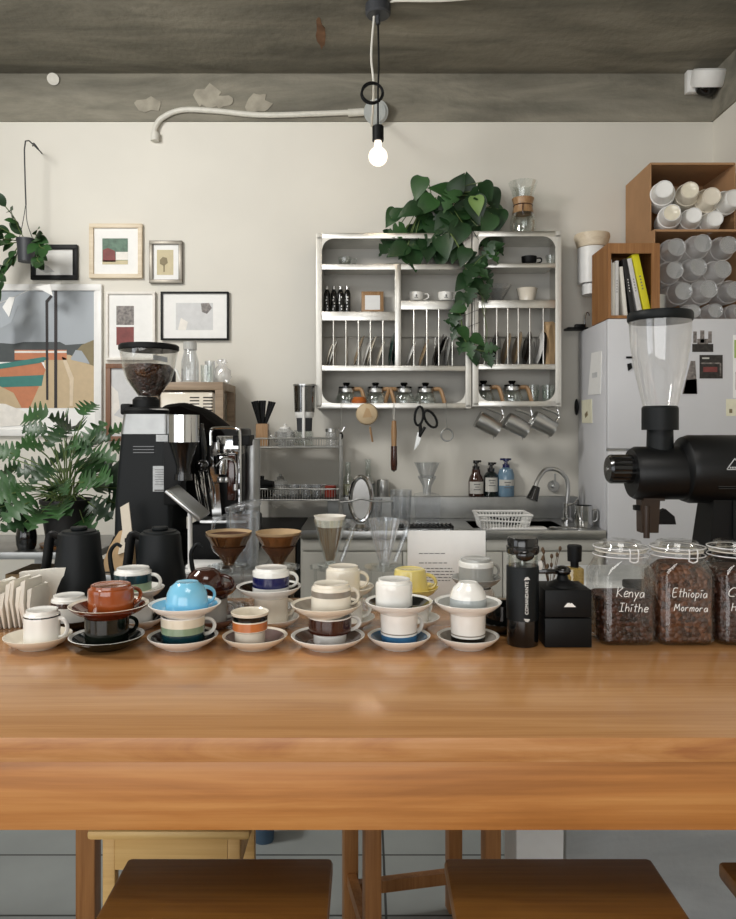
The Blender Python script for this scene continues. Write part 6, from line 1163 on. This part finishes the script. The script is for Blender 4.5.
# crate and books
cx1 = on(660, FD0, 0).x; CH = at(0, 243, FD0).z-GZ; t = thing('wooden_crate', 'brown wooden crate of books standing on top of the fridge', 'crate', (FX0+.003, FD0+.002, GZ)); W = cx1-FX0-.003; th = .016; DP = .285
for x in (0, W-th): MB().box((x, 0, 0), (x+th, DP, CH)).build('side_panel', 'crate_wood', t)
MB().box((th, 0, 0), (W-th, DP, th)).build('bottom_panel', 'crate_wood', t); MB().box((th, 0, CH-th), (W-th, DP, CH)).build('top_panel', 'crate_wood', t); MB().box((th, DP-.01, th), (W-th, DP, CH-th)).build('back_panel', 'crate_wood', t)
MB().box((th, 0, CH-.055), (W-th, .012, CH-th)).build('front_lip', 'crate_wood', t); MB().box((W-th-.028, 0, th), (W-th, .012, CH-.055)).build('front_lip', 'crate_wood', t)
bz = GZ+th+.0008
for (px, w, h, lean, mt, la, cm) in ((608.3, 3.6, 57, 0, 'book_grey', 'thin white book at the left end of the crate', 'page'), (612.2, 2.8, 54, 0, 'page', 'thin cream book second from the left in the crate', 'book_grey'), (615.3, 3.4, 56, 0, 'book_grey', 'grey white book left of the leaning cream book', 'page'),
    (624.5, 3.2, 50, -.10, 'page', 'cream book leaning left against the grey white book', 'book_grey'), (631, 4.6, 58, -.15, 'book_black', 'black book leaning in the middle of the crate', 'page'), (638.6, 4.4, 59, -.20, 'book_grey', 'pale grey book leaning against the black book', 'page'), (645, 7.0, 63.5, -.215, 'book_yellow', 'bright yellow book leaning at the right of the row', 'page')):
    sc = (FD0+.02)/FX; b = thing('book', la, 'book', (on(px, FD0+.02, 0).x, FD0+.02, bz), rot=(0, lean, 0), group='books in the wooden crate'); ww, hh = w*sc, h*sc*.985
    MB().box((0, 0, 0), (ww, .18, hh), bev=.001).build('cover', mt, b); MB().box((ww*.12, .004, hh-.0005), (ww*.88, .178, hh+.0006)).build('pages', cm, b)
    m = MB()
    if mt != 'page':
        for i in range(5): m.box((ww*.4, -.0006, hh*(.42+.05*i)), (ww*.6, .0004, hh*(.445+.05*i)))
        m.build('spine_print', 'ink' if mt != 'book_black' else 'book_grey', b)
sc = FD0/FX; m = MB(); r = 9.5*sc; m.lathe([(0, 0), (r, 0), (r, 25*sc), (r*.94, 25*sc), (r*.92, .01), (0, .008)], 32); solo(m, 'steel_canister', 'steel', 'brushed steel cylinder on the fridge top in front of the yellow book', 'canister', (on(657.5, 3.90, 0).x+.052, FD0+.075, GZ))
# white wood-capped holder on the wall
dd = 4.47; f = Fr(592, dd, at(0, 295, dd).z); t = thing('wall_dispenser', 'white wall dispenser with a beige round cap behind the crate', 'dispenser', f.o); z, s = f.z, f.s
m = MB(); m.lathe([(0, z(248)), (14.5*s, z(248)), (17.5*s, z(238)), (17*s, z(235)), (0, z(235))], 36); m.build('cap', 'frame_oak', t); m = MB(); m.lathe([(0, z(284)), (14*s, z(284)), (14*s, z(248.5)), (0, z(248.5))], 36); m.build('dispenser_body', 'white_plastic', t); m = MB(); m.lathe([(0, 0), (10*s, 0), (10*s, z(284.5)), (0, z(284.5))], 32); m.build('lower_tube', 'white_plastic', t); MB().box((-.02, .06, z(270)), (.02, WY-dd-.001, z(255))).build('wall_bracket', 'white_plastic', t)
a = at(568, 327, 4.5); t = thing('wall_hook_rail', 'small black wall bracket with a steel loop left of the crate', 'bracket', a); MB().box((0, 0, -.012), (.125, WY-4.5-.002, .0), bev=.002).build('bracket', 'black_matte', t); m = MB(); m.tube([(.11, .02, 0), (.11, .02, .07), (.125, .02, .09), (.135, .02, .07)], .006, 8); m.build('steel_loop', 'chrome', t); MB().box((.05, .01, .0), (.11, .05, .02), bev=.004).build('clip', 'black_metal', t)
# cartons
def carton(la, x0, x1, y0, y1, z0, z1, mt='cardboard', th=.006, top=True):
    t = thing('cardboard_box', la, 'box', (x0, y0, z0)); w, d_, h = x1-x0, y1-y0, z1-z0
    MB().box((0, 0, 0), (w, d_, th)).build('bottom_panel', mt, t)
    for x in (0, w-th): MB().box((x, 0, th), (x+th, d_, h-th)).build('side_panel', mt, t)
    MB().box((th, d_-th, th), (w-th, d_, h-th)).build('back_panel', mt, t); MB().box((0, 0, h-th), (w, d_, h)).build('top_panel', mt, t)
    if top: m = MB(); m.box((w*.02, -.001, h-.012), (w*.98, .004, h+.0), ); m.build('top_edge', mt, t)
    return t
UZ = 2.56
carton('brown cardboard box of clear plastic cups on the fridge under another box', 1.592, 2.10, 4.09, 4.52, GZ, UZ-.001)
carton('brown cardboard box of white paper cups at the top of the pile on the fridge', 1.60, 2.08, 4.165, 4.56, UZ, 2.955)
def cupstack(px, py, d, r, la, mats, n, yaw, pitch, L=.28):
    c = at(px, py, d); t = thing('cup_stack', la, 'cup stack', c); k = Matrix.Rotation(-yaw, 4, 'Z') @ Matrix.Rotation(pitch, 4, 'X')
    def put(m, nm, mt):
        bmesh.ops.transform(m.bm, matrix=k @ Matrix.Rotation(-PI/2, 4, 'X'), verts=m.bm.verts); return m.build(nm, mt, t)
    pr = [(0, .006), (r*.66, .006), (r*.68, 0), (r*.73, 0), (r*.95, .085)]; zz = .085
    for i in range(n): pr += [(r, zz), (r*1.03, zz+.003), (r, zz+.007), (r*.965, zz+.010)]; zz += (L-.09)/n
    pr += [(r*.95, L), (0, L)]; put(MB().lathe(pr, 28), 'nested_cups', mats[0])
    put(MB().lathe([(0, .0052), (r*.655, .0052), (r*.655, .0015), (r*.60, .0035), (0, .0035)], 28), 'cup_base', mats[1]); return t
W_ = ('white_plastic', 'paper')
for px, py, r, yaw, pit, mt, la in ((664, 189, 12, .30, .0, W_, 'white paper cup stack at the upper left of the top box'), (672, 212.5, 11.5, .25, .0, ('white_plastic', 'glaze_cream'), 'cream ended paper cup stack at the lower left of the top box'), (690, 190, 11.5, .25, .0, ('cream_gloss', 'glaze_cream'), 'cream cup stack in the upper middle of the top box'), (712, 196, 12, .12, .0, ('cream_gloss', 'cream_gloss'), 'plump white cup stack in the centre of the top box'),
    (694, 215, 10.5, .2, 0, W_, 'small white cup stack at the bottom middle of the top box'), (715.5, 218.5, 10.5, .1, 0, W_, 'small white cup stack at the bottom right of the top box'), (735, 198, 12, -.1, .0, W_, 'bluish white cup stack at the right of the top box')):
    cupstack(px, py, 4.06, r*4.06/FX, la, mt, 5, yaw, pit)
CC = ('cup_plastic', 'clear_plastic')
for i, (px, py, r) in enumerate(((677, 247, 12), (703, 243, 12), (729, 245, 12), (675, 270, 11.5), (699, 267, 11.5), (723, 269, 12), (684, 291, 11.5), (709, 289, 12), (736, 290, 11.5), (694, 311, 9), (716, 310.5, 9.5), (741, 311, 9.5))):
    row = ('upper', 'upper', 'upper', 'second', 'second', 'second', 'third', 'third', 'third', 'bottom', 'bottom', 'bottom')[i]; col = ('nearest the crate', 'in the middle', 'nearest the wall corner')[i % 3]
    cupstack(px, py, 4.05-.02*(i % 2), r*4.04/FX*1.02, 'clear plastic cup stack in the '+row+' row of the lower box, '+col, CC, 5, R.uniform(.0, .12) if i % 3 == 0 else R.uniform(-.08, .08), R.uniform(-.06, .06), .25)

# ================================================================ light and camera
w = bpy.data.worlds.new('World'); bpy.context.scene.world = w; w.use_nodes = True
w.node_tree.nodes['Background'].inputs[0].default_value = (.80, .90, 1.0, 1); w.node_tree.nodes['Background'].inputs[1].default_value = .9
def area(name, loc, target, sx, sy, power, col):
    l = bpy.data.lights.new(name, 'AREA'); l.shape = 'RECTANGLE'; l.size = sx; l.size_y = sy; l.energy = power; l.color = col
    o = bpy.data.objects.new(name, l); C.objects.link(o); o.location = loc; o.rotation_euler = (Vector(target)-Vector(loc)).to_track_quat('-Z', 'Y').to_euler(); return o
area('window_daylight', (-1.35, -2.85, 1.45), (-.4, 4.6, .9), 4.4, 2.2, 112, (1.0, .985, .96))
area('window_daylight', (-3.95, -.6, 1.8), (1.0, 3.0, 1.7), 2.2, 2.2, 30, (.97, .98, 1.0))
area('unseen_ceiling_light', (-2.2, 1.9, 3.42), (.7, 4.3, 1.8), .7, .7, 86, (1.0, .985, .95))
area('unseen_ceiling_light', (.2, .35, 3.6), (.2, 1.1, .4), 1.2, 1.2, 36, (1.0, .965, .92))  # added fill from above for counter top and stool seats, no known lamp
l = bpy.data.lights.new('bulb_light', 'POINT'); l.energy = 9; l.color = (1.0, .78, .52); l.shadow_soft_size = .055; o = bpy.data.objects.new('bulb_light', l); C.objects.link(o); o.location = lo+Vector((0, 0, zl(156.5) if False else at(0, 156.5, pd).z-3.66))
cam_d = bpy.data.cameras.new('Camera'); cam_o = bpy.data.objects.new('Camera', cam_d); C.objects.link(cam_o)
cam_o.location = (0, 0, H); cam_o.rotation_euler = (PI/2, 0, 0); cam_d.sensor_fit = 'HORIZONTAL'; cam_d.sensor_width = 36; cam_d.lens = 36*FX/736
cam_d.shift_x = (368-PX)/736; cam_d.shift_y = -(459.5-PY)/736; cam_d.clip_start = .05
sc = bpy.context.scene; sc.camera = cam_o; vs = sc.view_settings; vs.view_transform = 'Standard'; vs.look = 'None'; vs.gamma = 1; vs.exposure = -0.18; vs.use_curve_mapping = False
sc.cycles.max_bounces = 10; sc.cycles.transparent_max_bounces = 24; sc.cycles.glossy_bounces = 4; sc.cycles.caustics_reflective = False; sc.cycles.sample_clamp_indirect = 6
